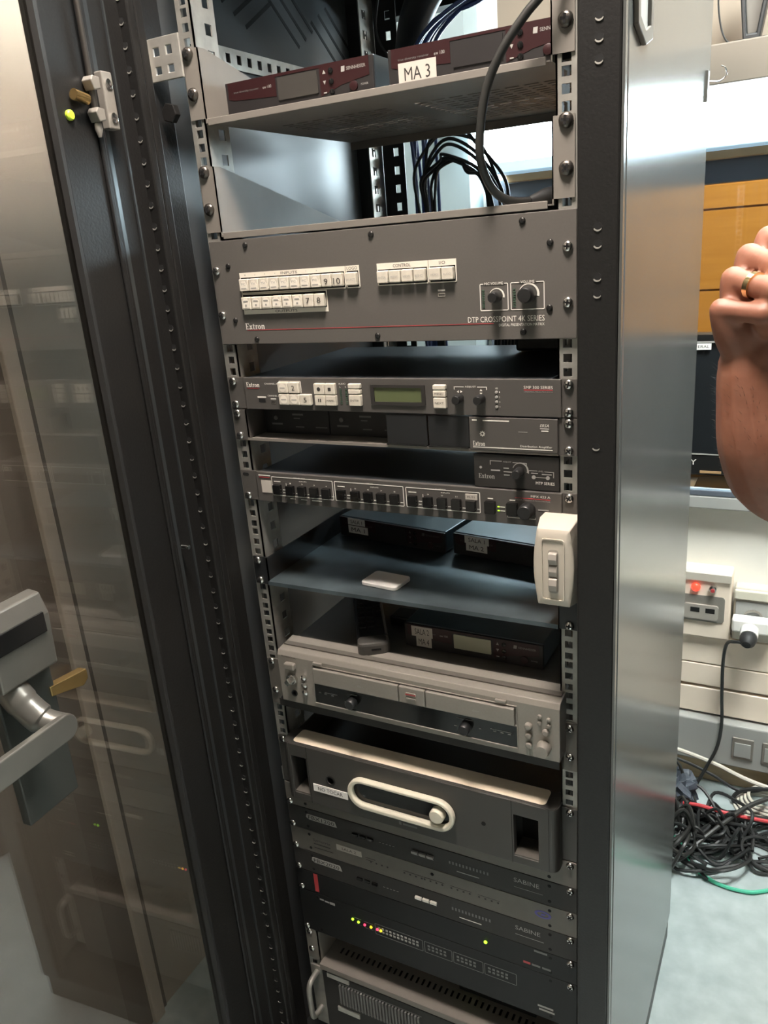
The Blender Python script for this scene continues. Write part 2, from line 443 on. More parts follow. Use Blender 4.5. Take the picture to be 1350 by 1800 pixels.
# ================================================================ ROOM
YW = 1.15
struct('floor', MB().box(-2.2, 2.2, -2.6, YW+.1, -0.05, 0), 'lino')
struct('ceiling', MB().box(-2.2, 2.2, -2.6, YW+.1, 2.7, 2.75), 'ceiling_paint')
WX0, WX1, WZ0, WZ1 = -0.24, 1.7, 0.86, 1.60
wb = MB(); wb.box(-2.2, WX0, YW, YW+.16, 0, 2.7); wb.box(WX0, 2.2, YW, YW+.16, 0, .80); wb.box(WX1, 2.2, YW, YW+.16, .80, WZ1)
struct('wall_back', wb, 'wall_white')
struct('wall_back_upper', MB().box(WX0, 2.2, YW, YW+.16, WZ1, 2.7), 'wall_upper_dimmed')
struct('wall_column', MB().box(-.60, -.290, 1.06, YW, 0, 2.7), 'column_paint')
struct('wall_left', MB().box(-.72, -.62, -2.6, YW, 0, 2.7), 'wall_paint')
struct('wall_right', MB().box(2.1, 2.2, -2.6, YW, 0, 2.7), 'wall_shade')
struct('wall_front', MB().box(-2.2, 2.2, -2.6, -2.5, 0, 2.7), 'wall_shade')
struct('baseboard_back', MB().box(-.29, 2.1, YW-.02, YW, 0, 0.085), 'trim_wood', bevel=.003)
# closed door in the left wall, seen through the glass
dr_ = struct('door_1', MB().box(-.622, -.608, -.98, -.128, 0.01, 2.03), 'door_paint', bevel=.003)
obj('door_handle', MB().tube(smoothpath([(-.608, -.90, 1.02), (-.57, -.90, 1.02), (-.565, -.86, 1.02), (-.565, -.79, 1.02)], 4), .009, 10), 'handle_metal', dr_, smooth=True)
struct('trim_1', MB().box(-.622, -.616, -.125, -.070, 0, 2.08), 'wall_dark')
struct('trim_2', MB().box(-.622, -.606, -.070, -.043, 0, 2.10), 'wall_paint', bevel=.002)
struct('casing_shadow', MB().box(-.622, -.617, -.043, -.028, 0, 2.10), 'wall_dark')  # dark strip painted in for the shadow line beside the casing
# window to the hall
wn = struct('window_1', MB().box(WX0-.03, WX0+.02, YW-.03, YW+.05, WZ0, WZ1+.0), 'fixture_dark')
obj('window_frame', MB().box(WX0+.02, WX1, YW-.02, YW+.04, 1.545, 1.592), 'fixture_dark', wn, bevel=.002)
obj('window_frame', MB().box(WX0+.02, WX1, YW+.11, YW+.155, WZ0-.02, WZ0+.03), 'fixture_dark', wn, bevel=.002)
obj('window_pane', MB().box(WX0+.02, WX1, YW+.13, YW+.136, WZ0+.03, 1.545), 'window_glass', wn)
obj('window_rail', MB().box(WX0+.02, WX1, YW-.045, YW-.02, 1.592, 1.61), 'wood_rail', wn, bevel=.002)
hall = struct('wall_hall', MB().box(-1.2, 3.4, 2.62, 2.7, 0, 3.0), 'trim_wood')
z = 0.0; k = 0
pm = mesh('wood_panel', MB().prism(rrect(-.596, .596, -.146, .146, .004, 2), 0, .02, 'y'), 'hall_wood')
for j in range(9):
    for i in range(4):
        share('wood_panel', pm, (-.6+1.2*i, 2.6, .15+.3*j), hall)
struct('floor_hall', MB().box(-1.2, 3.4, YW+.16, 2.62, -.05, 0), 'trim_wood')
hl = bpy.data.lights.new('hall_lamp', 'AREA'); hl.energy = 105; hl.size = 1.6; hl.color = (1.0, 0.74, 0.42)
hlo = bpy.data.objects.new('hall_lamp', hl); COL.objects.link(hlo); hlo.location = (.9, 1.9, 2.9)

# ceiling luminaire
cl = thing('ceiling_lamp', 'warm white ceiling light panel above the front of the cabinet', 'lamp', (0.17, -0.37, 2.475))
for cx in (.05, .29): obj('hanger', MB().cyl((cx, -.37, 2.50), (cx, -.37, 2.70), .004), 'chrome', cl)
obj('back_plate', MB().box(.03, .31, -.51, -.23, 2.505, 2.515), 'white_plastic', cl)
obj('housing', MB().ring(rrect(.02, .32, -.52, -.22, .01, 2), rrect(.04, .30, -.50, -.24, .008, 2), 2.475, 2.52, 'z'), 'white_plastic', cl)
obj('diffuser', MB().box(.04, .30, -.50, -.24, 2.48, 2.49), 'ceil_diffuser', cl)

cl = thing('ceiling_lamp', 'neutral white ceiling light panel to the right of the cabinet', 'lamp', (.80, 0.35, 2.7))
obj('housing', MB().ring(rrect(.45, 1.15, .0, .70, .01, 2), rrect(.47, 1.13, .02, .68, .008, 2), 2.655, 2.70, 'z'), 'white_plastic', cl)
obj('diffuser', MB().box(.47, 1.13, .02, .68, 2.66, 2.67), 'ceil_diffuser_cool', cl)

# shelf board, fluorescent lamp and ledge on the back wall
sb = obj('wall_shelf', MB().box(-.32, 1.7, 1.0, YW, 1.722, 1.795), 'board', bevel=.003)
tag(sb, 'thick beige wooden shelf board above the fluorescent lamp', 'shelf')
fl = thing('fluorescent_lamp', 'glaring cool white fluorescent lamp under the beige shelf board', 'lamp', (.1, 1.09, 1.609))
obj('diffuser', MB().box(-.25, .60, 1.03, 1.145, 1.634, 1.720), 'diffuser', fl, bevel=.01)
obj('reflector', MB().box(-.215, .605, 1.02, 1.148, 1.609, 1.633), 'lamp_trim_glow', fl, bevel=.002)
lg = obj('window_ledge', MB().box(-.21, 1.7, 1.11, YW+.155, .80, .832), 'duct_grey', bevel=.003)
tag(lg, 'grey ledge under the hall window carrying the monitor', 'ledge')

# monitor on the ledge
mo = thing('monitor', 'black flat monitor standing on the grey ledge', 'monitor', (.45, 1.17, .832))
y0 = 1.12
obj('housing', MB().box(.14, .75, y0+.01, y0+.045, .885, 1.222), 'unit_black', mo, bevel=.004)
obj('bezel', MB().ring(rrect(.142, .748, .887, 1.220, .004, 2), rrect(.154, .736, .936, 1.202, .002, 2), y0, y0+.011), 'face_black', mo)
obj('bezel_line', MB().box(.154, .736, y0-.0015, y0+.0002, 1.202, 1.2055), 'print_grey', mo)
obj('bezel_line', MB().box(.15, .74, y0-.0015, y0+.0002, .934, .9365), 'print_grey', mo)
obj('screen', MB().box(.154, .736, y0+.006, y0+.01, .936, 1.202), 'screen', mo)
text('SONY', .184, .246, .908, .922, y0-.0004, mo, 'print_white')
st = obj('sticker', MB().box(.20, .266, y0-.0012, y0-.0002, 1.186, 1.2005), 'paper', mo)
text('ERAL', .237, .262, 1.190, 1.1965, y0-.0014, st, 'print_dark')
obj('stand_neck', MB().prism([(.41, .845), (.49, .845), (.47, .90), (.43, .90)], 1.15, 1.17), 'unit_black', mo)
obj('stand_base', MB().prism(rrect(.24, .66, 1.125, 1.24, .02), .832, .846, 'z'), 'unit_black', mo, bevel=.003)
for i, (a, b) in enumerate(((.255, .303), (.313, .336))):
    obj('port_cover', MB().box(a, b, y0-.004, y0+.002, .889, .894), 'wood_rail', mo)
kb = thing('keyboard', 'slim grey keyboard lying on the ledge in front of the monitor', 'keyboard', (.27, 1.12, .832))
obj('body', MB().box(.05, .380, 1.1105, 1.124, .8325, .847), 'fixture_dark', kb, bevel=.002)
obj('tray', MB().box(.06, .370, 1.1125, 1.122, .847, .851), 'fixture_blue', kb)

# device stand on the shelf board
bs = thing('device_stand', 'dark grey tapered charging stand on the beige shelf board', 'stand', (.31, 1.08, 1.795))
obj('frame', MB().ring([(.300, 1.80), (.331, 1.80), (.352, 1.93), (.286, 1.93)], [(.307, 1.812), (.324, 1.812), (.341, 1.924), (.296, 1.924)], 1.05, 1.085), 'unit_black', bs, bevel=.004)
obj('back_plate', MB().prism([(.305, 1.81), (.326, 1.81), (.343, 1.925), (.294, 1.925)], 1.078, 1.084), 'silver_dark', bs)
obj('base', MB().prism(rrect(.282, .350, 1.035, 1.10, .01), 1.795, 1.801, 'z'), 'unit_black', bs)
cb = obj('thin_cable', MB().tube(smoothpath([(.262, 1.06, 1.93), (.252, 1.05, 1.89), (.257, 1.05, 1.84), (.27, 1.05, 1.806), (.29, 1.06, 1.7985)]), .0018, 6), 'cable_black', smooth=True)
tag(cb, 'thin black wire curving down beside the charging stand', 'cable')

# ducts, sockets on the lower back wall
dw = [(.37, .452, 'lower beige wall duct board just under the socket boxes'), (.305, .368, 'narrow beige wall duct board in the middle of the three'), (.222, .297, 'lowest beige wall duct board above the grey duct')]
for a, b, lb in dw:
    o = obj('wall_duct', MB().box(-.6, 2.0, YW-.035, YW, a, b), 'duct', bevel=.003); tag(o, lb, 'duct', 'beige wall duct boards')
gd = thing('floor_duct', 'grey floor duct with outlet plates under the beige boards', 'duct', (.6, YW, .1))
obj('body', MB().box(-.6, 2.0, YW-.06, YW, .088, .215), 'duct_grey', gd, bevel=.004)
for x in (.372, .444, .56):
    p = obj('outlet_plate', MB().box(x, x+.052, YW-.064, YW-.06, .118, .182), 'silver', gd, bevel=.002)
    obj('flap', MB().box(x+.006, x+.046, YW-.066, YW-.064, .126, .168), 'duct_grey', p, bevel=.001)
sb1 = thing('socket_box', 'beige socket box with a glowing red indicator button', 'socket box', (.29, YW, .45))
obj('body', MB().box(.195, .346, YW-.05, YW, .452, .640), 'duct', sb1, bevel=.005)
obj('cover_top', MB().prism([(YW-.05, .612), (YW-.05, .64), (YW-.056, .634), (YW-.056, .614)], .197, .344, 'x'), 'white_plastic', sb1)
obj('recess', MB().prism(rrect(.216, .332, .500, .572, .008, 3), YW-.052, YW-.05), 'silver', sb1)
obj('module', MB().prism(rrect(.236, .318, .508, .548, .006, 3), YW-.058, YW-.052), 'switch_grey', sb1)
for x in (.252, .288): obj('socket_slot', MB().box(x, x+.022, YW-.0585, YW-.058, .527, .540), 'hole', sb1)
mat('lamp_red', (.9, .05, .03), .25, emit=(1, .06, .03), es=1.6)
mb = MB().lathe([(.011, 0), (.011, .006), (.008, .010), (.002, .0115)], (.262, YW-.05, .594), (0, -1, 0), 18); obj('red_button', mb, 'lamp_red', sb1, smooth=True, label='glowing red button')
mb = MB().lathe([(.009, 0), (.009, .012), (.006, .014), (.001, .0145)], (.303, YW-.05, .596), (0, -1, 0), 16); obj('chrome_button', mb, 'chrome', sb1, smooth=True)
obj('red_cap', MB().cyl((.303, YW-.064, .594), (.303, YW-.067, .594), .005), 'print_red', sb1)
sb2 = thing('socket_box', 'pale socket box holding a white plug adapter', 'socket box', (.42, YW, .46))
obj('body', MB().box(.352, .62, YW-.04, YW, .455, .600), 'white_plastic', sb2, bevel=.004)
obj('cover_plate', MB().box(.356, .62, YW-.044, YW-.04, .482, .565), 'duct_grey', sb2, bevel=.002)
obj('lid', MB().box(.352, .62, YW-.05, YW-.04, .572, .597), 'cream', sb2, bevel=.003)
obj('socket_ring', MB().ring(circ(.398, .522, .024), circ(.398, .522, .019), YW-.047, YW-.044), 'silver', sb2)
ad = thing('plug_adapter', 'white plug adapter pushed into the pale socket box', 'plug', (.40, YW-.05, .50))
obj('body', MB().box(.352, .452, YW-.082, YW-.047, .496, .533), 'paper', ad, bevel=.006)
obj('nose', MB().lathe([(.021, 0), (.021, .02), (.019, .024)], (.394, YW-.082, .508), (0, -1, -.25), 20), 'paper', ad, smooth=True)
pl = thing('power_plug', 'black power plug with cable hanging from the white adapter', 'plug', (.394, YW-.12, .49))
obj('body', MB().lathe([(.019, 0), (.020, .006), (.018, .02), (.01, .03), (.004, .031)], (.394, YW-.103, .499), (-.1, -1, -.25), 18), 'rubber', pl, smooth=True)
obj('cable', MB().tube(smoothpath([(.388, 1.028, .492), (.365, 1.03, .49), (.345, 1.06, .465), (.338, 1.08, .40), (.340, 1.085, .30), (.344, 1.085, .22), (.338, 1.07, .155), (.315, 1.06, .09), (.29, 1.04, .03)]), .0042, 8), 'cable_black', pl, smooth=True)

# ================================================================ CABINET
cab = thing('equipment_cabinet', 'tall dark grey equipment cabinet with open smoked glass door and perforated rails', 'cabinet', (0, .25, 0))
ZB, ZT = .06, 1.98
for s in (-1, 1):
    xi_ = .257 if s > 0 else .268
    a, b = sorted((s*xi_, s*.298))
    mb = MB(); mb.box(a, b, -.056, -.044, ZB, ZT); c, d = sorted((s*.286, s*.298)); mb.box(c, d, -.044, .02, ZB, ZT)
    c, d = sorted((s*xi_, s*(xi_+.005))); mb.box(c, d, -.044, -.03, ZB, ZT)
    obj('front_post', mb, 'frame_black', cab, bevel=.0025)
    a, b = sorted((s*.2982, s*.3008)); obj('corner_strip', MB().box(a, b, -.0555, -.047, ZB, ZT), 'side_panel', cab)
    a, b = sorted((s*.262, s*.298)); obj('rear_post', MB().box(a, b, .515, .56, ZB, ZT), 'frame_black', cab, bevel=.002)
obj('side_panel', MB().box(.284, .3005, -.0415, .56, ZB, ZT), 'side_panel', cab, bevel=.003)
lp = obj('side_panel', MB().box(-.3005, -.293, .02, .515, ZB, ZT), 'inner_panel', cab)
# vent slots, their inner darkness put on the panel as thin dark chevrons
sl = MB()
def slot(y, z, ang, L):
    c, s_ = math.cos(ang), math.sin(ang); h = .0028
    pts = [(y-c*L/2+s_*h, z-s_*L/2-c*h), (y+c*L/2+s_*h, z+s_*L/2-c*h), (y+c*L/2-s_*h, z+s_*L/2+c*h), (y-c*L/2-s_*h, z-s_*L/2+c*h)]
    sl.prism(pts, -.2932, -.2926, 'x')
for k in range(5):
    slot(.165+.026*k-.02, 1.86-.012*k, .55, .085)
for k in range(3): slot(.315+.022*k, 1.812+.014*k, -.62, .095)
for k in range(3): slot(.435+.024*k, 1.80+.014*k, -.62, .095)
obj('vent_slots', sl, 'hole', lp)
obj('roof_panel', MB().box(-.3, .3, -.05, .56, ZT, ZT+.02), 'frame_black', cab, bevel=.003)
obj('plinth', MB().box(-.298, .298, -.05, .555, 0, ZB), 'frame_black', cab, bevel=.003)
obj('rear_beam', MB().box(-.262, .262, .52, .555, 1.84, ZT), 'frame_black', cab)
# mounting rails with square holes
def rail(s, y0, back=False):
    us = sorted((s*.2425, s*.2374, s*.2277, s*.2215)); zs = [.12]; hol = []
    z_ = Z(30)
    edges = []
    for u in range(-10, 31):
        for k in (.143, .5, .857):
            zc = Z(u+k); edges.append(zc)
    edges.sort()
    for zc in edges: zs += [zc-.0047, zc+.0047]
    zs.append(1.95)
    mb = MB(); t = .002 if not back else .002
    mb.mask(us, zs, lambda i, j: not (i == 1 and j % 2 == 1), y0, y0+t, 'y')
    # return flange with larger holes
    xs = sorted((s*.2215, s*.2235)); d = 1 if not back else -1
    ys = sorted((y0+d*.0, y0+d*.024, y0+d*.037, y0+d*.046)); zz = [.12]
    e = .14
    while e < 1.93: zz += [e, e+.013]; e += .0296
    zz.append(1.95)
    mb.mask(ys, zz, lambda i, j: not (i == 1 and j % 2 == 1), xs[0], xs[1], 'x')
    # outer lip
    a, b = sorted((s*.2425, s*.2440)); mb.box(a, b, y0, y0+d*.012 if d > 0 else y0, .12, 1.95) if d > 0 else None
    return mb
obj('mounting_rail', rail(-1, 0), 'galv_dull', cab); obj('mounting_rail', rail(1, 0), 'galv_dull', cab)
obj('mounting_rail', rail(-1, .475, True), 'galv', cab); obj('mounting_rail', rail(1, .475, True), 'galv', cab)
zz = [.12]; e = .14
while e < 1.93: zz += [e, e+.013]; e += .0296
zz.append(1.95)
obj('rear_flange', MB().mask([-.2215, -.200, -.191, -.180], zz, lambda i, j: not (i == 1 and j % 2 == 1), .478, .480, 'y'), 'frame_black', cab)
# perforated depth bars on the left side
for zc in (1.741, .62):
    ys = [.05]; y = .07
    while y < .46: ys += [y, y+.010]; y += .025
    ys.append(.475)
    obj('depth_bar', MB().mask(ys, [zc-.013, zc-.006, zc+.006, zc+.013], lambda i, j: not (j == 1 and i % 2 == 1), -.287, -.285, 'x'), 'galv', cab)
# z-shaped bracket between post and rail
mb = MB(); mb.mask([-.284, -.276, -.267, -.256, -.247, -.234], [1.690, 1.698, 1.706, 1.718, 1.727, 1.738], lambda i, j: not (i in (1, 3) and j in (1, 3)), -.014, -.011, 'y')
mb.box(-.287, -.284, -.030, -.011, 1.690, 1.738)
obj('rail_bracket', mb, 'galv', cab, bevel=.001)
obj('bracket_bolt', MB().cyl((-.268, -.012, 1.655), (-.268, -.002, 1.655), .012, n=6), 'frame_black', cab, bevel=.001)
# holes in the posts: dark discs, each with a painted glint on its lower rim
hm = MB(); hm.cyl((0, -.0004, 0), (0, .0, 0), .0042, n=16); hm.cur = 1
rim_glint = []
for i in range(9):
    t = math.radians(205+i*16); rim_glint.append((.0043*math.cos(t), .0043*math.sin(t)))
for i in range(8, -1, -1):
    t = math.radians(205+i*16); rim_glint.append((.0037*math.cos(t)+.0002, .0030*math.sin(t)+.0002))
hm.prism(rim_glint, -.0009, -.0004)
HOLE = mesh('post_hole', hm, ['hole', 'galv'])
z_ = 1.927
while z_ > .1:
    share('post_hole', HOLE, (-.2805, -.056, z_), cab); z_ -= .0253
for zc in (1.657, 1.640, 1.6225, 1.479, 1.463, 1.432, 1.416, 1.26): share('post_hole', HOLE, (.2775, -.056, zc), cab)
# pull latches on the right side panel
lt = obj('panel_latch', MB().ring([(-.03, 1.72), (-.022, 1.652), (.018, 1.640), (.052, 1.650), (.052, 1.72)], [(-.018, 1.712), (-.012, 1.660), (.014, 1.652), (.040, 1.660), (.040, 1.712)], .3005, .3055, 'x'), 'silver_dark', cab, bevel=.001)
obj('latch_cup', MB().prism([(-.018, 1.712), (-.012, 1.660), (.014, 1.652), (.040, 1.660), (.040, 1.712)], .3006, .302, 'x'), 'edge_light', lt)
obj('panel_latch', MB().prism([(.505, 1.638), (.516, 1.642), (.522, 1.68), (.505, 1.68)], .3005, .3045, 'x'), 'silver_dark', cab)
hk = obj('wire_hook', MB().tube(smoothpath([(.3005, .56, 1.672), (.314, .565, 1.6715), (.323, .567, 1.679), (.3215, .566, 1.688), (.315, .565, 1.692)]), .0013, 8), 'chrome', smooth=True)
tag(hk, 'small bent wire hook hanging at the rear edge of the cabinet side', 'hook')

# glass door, swung open, built in its own frame: s outwards along the door, n towards the rack, z up
_a = math.radians(3)
def D(mb):
    mb.v = [(-.276+s*math.sin(_a)+n*math.cos(_a), -.08-s*math.cos(_a)+n*math.sin(_a), z) for s, n, z in mb.v]
    return mb
DZ0, DZ1 = .08, 1.96
mb = MB(); mb.box(.040, .112, -.022, .002, DZ0, DZ1); mb.box(.048, .056, .002, .006, DZ0, DZ1); mb.box(.53, .60, -.022, .002, DZ0, DZ1)
mb.box(.112, .53, -.022, .002, DZ1-.08, DZ1); mb.box(.112, .53, -.022, .002, DZ0, DZ0+.08)
door = obj('glass_door', D(mb), 'frame_black', cab, bevel=.002, label='open smoked glass door')
obj('glass_pane', D(MB().box(.110, .532, -.012, -.008, DZ0+.06, DZ1-.06)), 'smoked_glass', door)
obj('pane_gasket', D(MB().box(.1115, .1165, -.006, .003, DZ0+.08, DZ1-.08)), 'rubber', door)
obj('hinge_plate', D(MB().box(.026, .043, .0, .012, 1.628, 1.688)), 'silver', door, bevel=.0015)
for zc in (1.675, 1.640):
    obj('hinge_screw', D(MB().lathe([(.0055, .012), (.0055, .0135), (.003, .0145), (.0006, .0146)], (.034, 0, zc), (0, 1, 0), 14)), 'chrome', door, smooth=True)
obj('hinge_rod', D(MB().cyl((.060, .010, 1.628), (.060, .010, 1.94), .0035, n=10)), 'screw_dark', door, smooth=True)
for zc in (1.673, 1.641):
    obj('rod_clamp', D(MB().prism([(.054, zc-.006), (.064, zc-.008), (.068, zc+.002), (.064, zc+.007), (.054, zc+.006)], .004, .018, 'y')), 'silver', door, bevel=.001)
obj('rod_end', D(MB().lathe([(.004, 0), (.0045, .006), (.002, .014)], (.060, .010, 1.632), (0, 0, -1), 10)), 'silver', door, smooth=True)
obj('brass_pin', D(MB().cyl((.070, .010, 1.6555), (.090, .010, 1.659), .0058, n=14)), 'brass', door, smooth=True, label='brass pin')
obj('lime_plug', D(MB().lathe([(.0055, 0), (.0055, .003), (.004, .0045), (.001, .0046)], (.094, .002, 1.6385), (0, 1, 0), 14)), 'lime', door, smooth=True, label='yellow green plug')
obj('hinge_flange', D(MB().box(-.034, .0385, -.026, -.006, DZ0, DZ1)), 'frame_black', cab, bevel=.0015)
obj('hinge_seal', D(MB().box(.0295, .0370, -.006, -.003, DZ0, DZ1)), 'seal_metal', cab)
obj('flange_edge', D(MB().box(.001, .0035, -.006, -.0035, DZ0, DZ1)), 'seal_metal', cab)
# swing handle
hd = obj('lock_plate', D(MB().prism([(.284, .900), (.356, .900), (.356, 1.15), (.284, 1.15)], -.007, .006, 'y')), 'handle_dark', door, bevel=.002)
hb = MB(); hb.prism([(.006, 1.068), (.026, 1.074), (.030, 1.135), (.022, 1.158), (.006, 1.160)], .288, .362, 'x')
obj('lock_housing', D(hb), 'handle_metal', door, bevel=.002)
obj('lock_slot', D(MB().box(.296, .361, .024, .0312, 1.116, 1.139)), 'gloss_black', door, bevel=.001)
obj('lever_stem', D(MB().tube(smoothpath([(.338, .006, 1.066), (.337, .02, 1.048), (.333, .038, 1.030), (.326, .058, 1.022)]), [.017]*8+[.016]*8+[.0135]*9, 16)), 'handle_metal', door, smooth=True)
mbv = MB(); mbv.prism(rrect(.312, .470, 1.006, 1.036, .0145, 6), .056, .064, 'y'); obj('lever', D(mbv), 'handle_metal', door, bevel=.0015)
obj('latch_tongue', D(MB().prism([(.238, 1.022), (.246, 1.016), (.292, 1.028), (.292, 1.040), (.238, 1.034)], -.004, .008, 'y')), 'brass', door, bevel=.001)
obj('shut_screw', D(MB().cyl((.03, -.0, 1.107), (.03, .012, 1.107), .003)), 'chrome', door)
# ================================================================ SHELVES AND RECEIVERS
def vented_shelf(utop, label, depth):
    # two-unit cantilever shelf: ears, triangular side gussets, slotted floor with front lip
    zt, zb = Z(utop), Z(utop+2)
    t = thing('rack_shelf', label, 'shelf', (0, .15, zb), group='grey cantilever shelves at the top')
    fz = zb + .0035
    for s in (-1, 1):
        a, b = sorted((s*.2413, s*.2175)); 
        mb = MB(); mb.box(a, b, -.002, -.0005, zb+.0095, zt-.001)
        c, d = sorted((s*.2175, s*.2190)); mb.prism([(-.002, zb+.0095), (-.002, zt-.001), (.012, zt-.001), (depth-.03, zb+.012), (depth-.03, zb+.0035), (-.002, zb+.0035)], c, d, 'x')
        e = obj('shelf_bracket', mb, 'shelf_grey', t)
        for u in (utop+.143, utop+1.143):
            screw(SCR_DARK, s*.23255, Z(u), -.002, e)
    # floor with two fields of slots
    us = [-.2175]; 
    def field(x0, n, w, g):
        x = x0; out = []
        for k in range(n): out += [x, x+w]; x += w+g
        return out
    cols = field(-.175, 7, .017, .006) + field(.018, 8, .017, .006)
    us += cols; us.append(.2175)
    vs = [-.004]; y = .10
    nrow = 14
    for k in range(nrow): vs += [y, y+.0055]; y += .0155
    vs.append(depth)
    obj('shelf_floor', MB().mask(us, vs, lambda i, j: not (i % 2 == 1 and j % 2 == 1), fz, fz+.0015, 'z'), 'shelf_grey', t)
    obj('front_lip', MB().box(-.2135, .2135, -.0055, -.004, zb+.0005, zb+.0085), 'shelf_grey', t, bevel=.0006)
    obj('rear_lip', MB().box(-.2175, .2175, depth-.0015, depth, zb-.008, zb+.0035), 'shelf_grey', t)
    return t
vented_shelf(-5, 'uppermost grey vented shelf carrying two wireless receivers', .36)
vented_shelf(-2, 'grey vented shelf just above the wide matrix switcher, holding only a cable', .36)

def receiver(loc, rz, W, H, Dp, label, stickers, lcdm='lcd_pale', print_m='print_grey', paper='sticker'):
    t = thing('wireless_receiver', label, 'receiver', loc, rz, 'wireless microphone receivers', local=True)
    obj('case', MB().box(0, W, .004, Dp, .003, H), 'receiver_top_sheen', t, bevel=.0015)
    f = obj('front_panel', MB().box(0, W, 0, .004, .002, H-.001), 'receiver_face', t, bevel=.0008)
    y = -.0004
    # red field: a band with slanted bits
    mb = MB(); mb.prism([(.012, H*.50), (.36*W, H*.42), (.36*W, H*.97), (.004, H*.97), (.004, H*.55)], y, 0)
    mb.prism([(.66*W, H*.20), (.80*W, H*.40), (.975*W, H*.52), (.975*W, H*.97), (.66*W, H*.97)], y, 0)
    mb.prism([(.36*W, H*.90), (.66*W, H*.90), (.66*W, H*.97), (.36*W, H*.97)], y, 0)
    obj('red_field', mb, 'maroon', t)
    obj('display', MB().prism(rrect(.375*W, .645*W, H*.30, H*.86, .001, 2), -.0012, 0), lcdm, t)
    mb = MB()
    for k, zc in enumerate((.78, .52, .27)): mb.lathe([(.0032, 0), (.0032, .0015), (.002, .002)], (.735*W, 0, zc*H), (0, -1, 0), 12)
    obj('buttons', mb, 'gloss_black', t, smooth=True)
    mb = MB()
    for k, zc in enumerate((.78, .52)):
        s_ = 1 if k == 0 else -1
        mb.prism([(.69*W-.002, zc*H-.002*s_), (.69*W+.002, zc*H-.002*s_), (.69*W, zc*H+.002*s_)], -.0008, -.0004)
    mb.box(.68*W, .70*W, -.0008, -.0004, H*.26, H*.29)
    obj('button_marks', mb, print_m, t)
    obj('power_button', MB().lathe([(.0052, 0), (.0052, .002), (.0035, .0026)], (.875*W, 0, H*.32), (0, -1, 0), 16), 'maroon', t, smooth=True)
    text('POWER', .92*W, .965*W, H*.30, H*.35, -.0006, t, print_m)
    text('SENNHEISER', .835*W, .955*W, H*.72, H*.80, -.0006, t, print_m)
    lb = MB(); lb.prism([(.80*W, H*.70), (.822*W, H*.70), (.825*W, H*.83), (.803*W, H*.83)], -.0006, -.0004); obj('logo_mark', lb, print_m, t)
    text('true diversity receiver', .06*W, .24*W, H*.66, H*.73, -.0006, t, 'print_dim'); text('ew 100', .27*W, .33*W, H*.66, H*.74, -.0006, t, print_m)
    for (s, a, b, c, d) in stickers:
        st = obj('sticker', MB().box(a*W, b*W, -.0010, -.0004, c*H, d*H), paper, t, label='white sticker reading '+s)
        text(s, (a+(b-a)*.16)*W, (b-(b-a)*.16)*W, (c+(d-c)*.22)*H, (d-(d-c)*.22)*H, -.00115, st, 'print_dark')
    for xx in (.08, .92):
        mb = MB()
        for yy in (.02, Dp-.02): mb.cyl((xx*W, yy, 0), (xx*W, yy, .0032), .006, n=10)
        obj('rubber_feet', mb, 'rubber', t)
    return t
zs = Z(-3) + .005
receiver((-.198, .018, zs), .0, .207, .043, .15, 'wireless receiver without a sticker on the uppermost shelf', [], 'lcd_dark')
receiver((.028, .018, zs), .0, .207, .043, .15, 'wireless receiver with a white MA 3 sticker on the uppermost shelf', [('MA 3', .06, .28, .08, .62)], 'receiver_face')

# thick grey cable hanging in front of the upper shelf
cp = smoothpath([(.236, -.012, 1.80), (.232, -.018, 1.735), (.219, -.022, 1.697), (.200, -.026, 1.677), (.178, -.030, 1.651), (.161, -.031, 1.621), (.152, -.030, 1.586), (.149, -.026, 1.554), (.154, -.010, 1.527), (.168, .002, 1.5130), (.186, .02, 1.5105)], 6)
ck = thing('hanging_cable', 'thick dark grey cable looping down in front of the uppermost shelf', 'cable', (.18, 0, 1.506))
obj('cord', MB().tube(cp, .0046, 10), 'cable_grey', ck, smooth=True)
obj('plug', MB().tube(smoothpath([(.186, .02, 1.5105), (.197, .036, 1.5135), (.212, .06, 1.5165), (.214, .09, 1.5165)], 4), [.0048, .0055, .0065, .0075, .009, .0095, .0095, .0095, .0095, .0095, .0095, .0095, .0085], 12), 'cable_black', ck, smooth=True)

# ================================================================ MATRIX SWITCHER (3 units)
d = thing('matrix_switcher', 'wide grey matrix switcher panel with two rows of white buttons and two knobs', 'switcher', (0, .15, Z(3)))
YF = -.005
obj('chassis', MB().box(-.215, .215, 0, .30, Z(3)+.004, Z(0)-.003), 'unit_black', d, bevel=.001)
obj('front_panel', MB().box(-.2395, .2440, YF, -.0005, 1.3662, 1.4988), 'dtp_grey', d, bevel=.0008)
for x, z in ((-.23255, Z(.857)), (-.23255, Z(2.143)), (.2345, Z(.857)), (.2345, Z(2.143))): screw(SCR_CHROME, x, z, YF, d)
for x, z in ((-.181, 1.491), (.0019, 1.4907), (.1857, 1.491), (-.2126, 1.4671), (-.2125, 1.398), (-.181, 1.3728), (.0003, 1.3738), (.1843, 1.3747), (.2157, 1.467), (.2143, 1.3996)): screw(SCR_SMALL, x, z, YF, d)
YB = YF
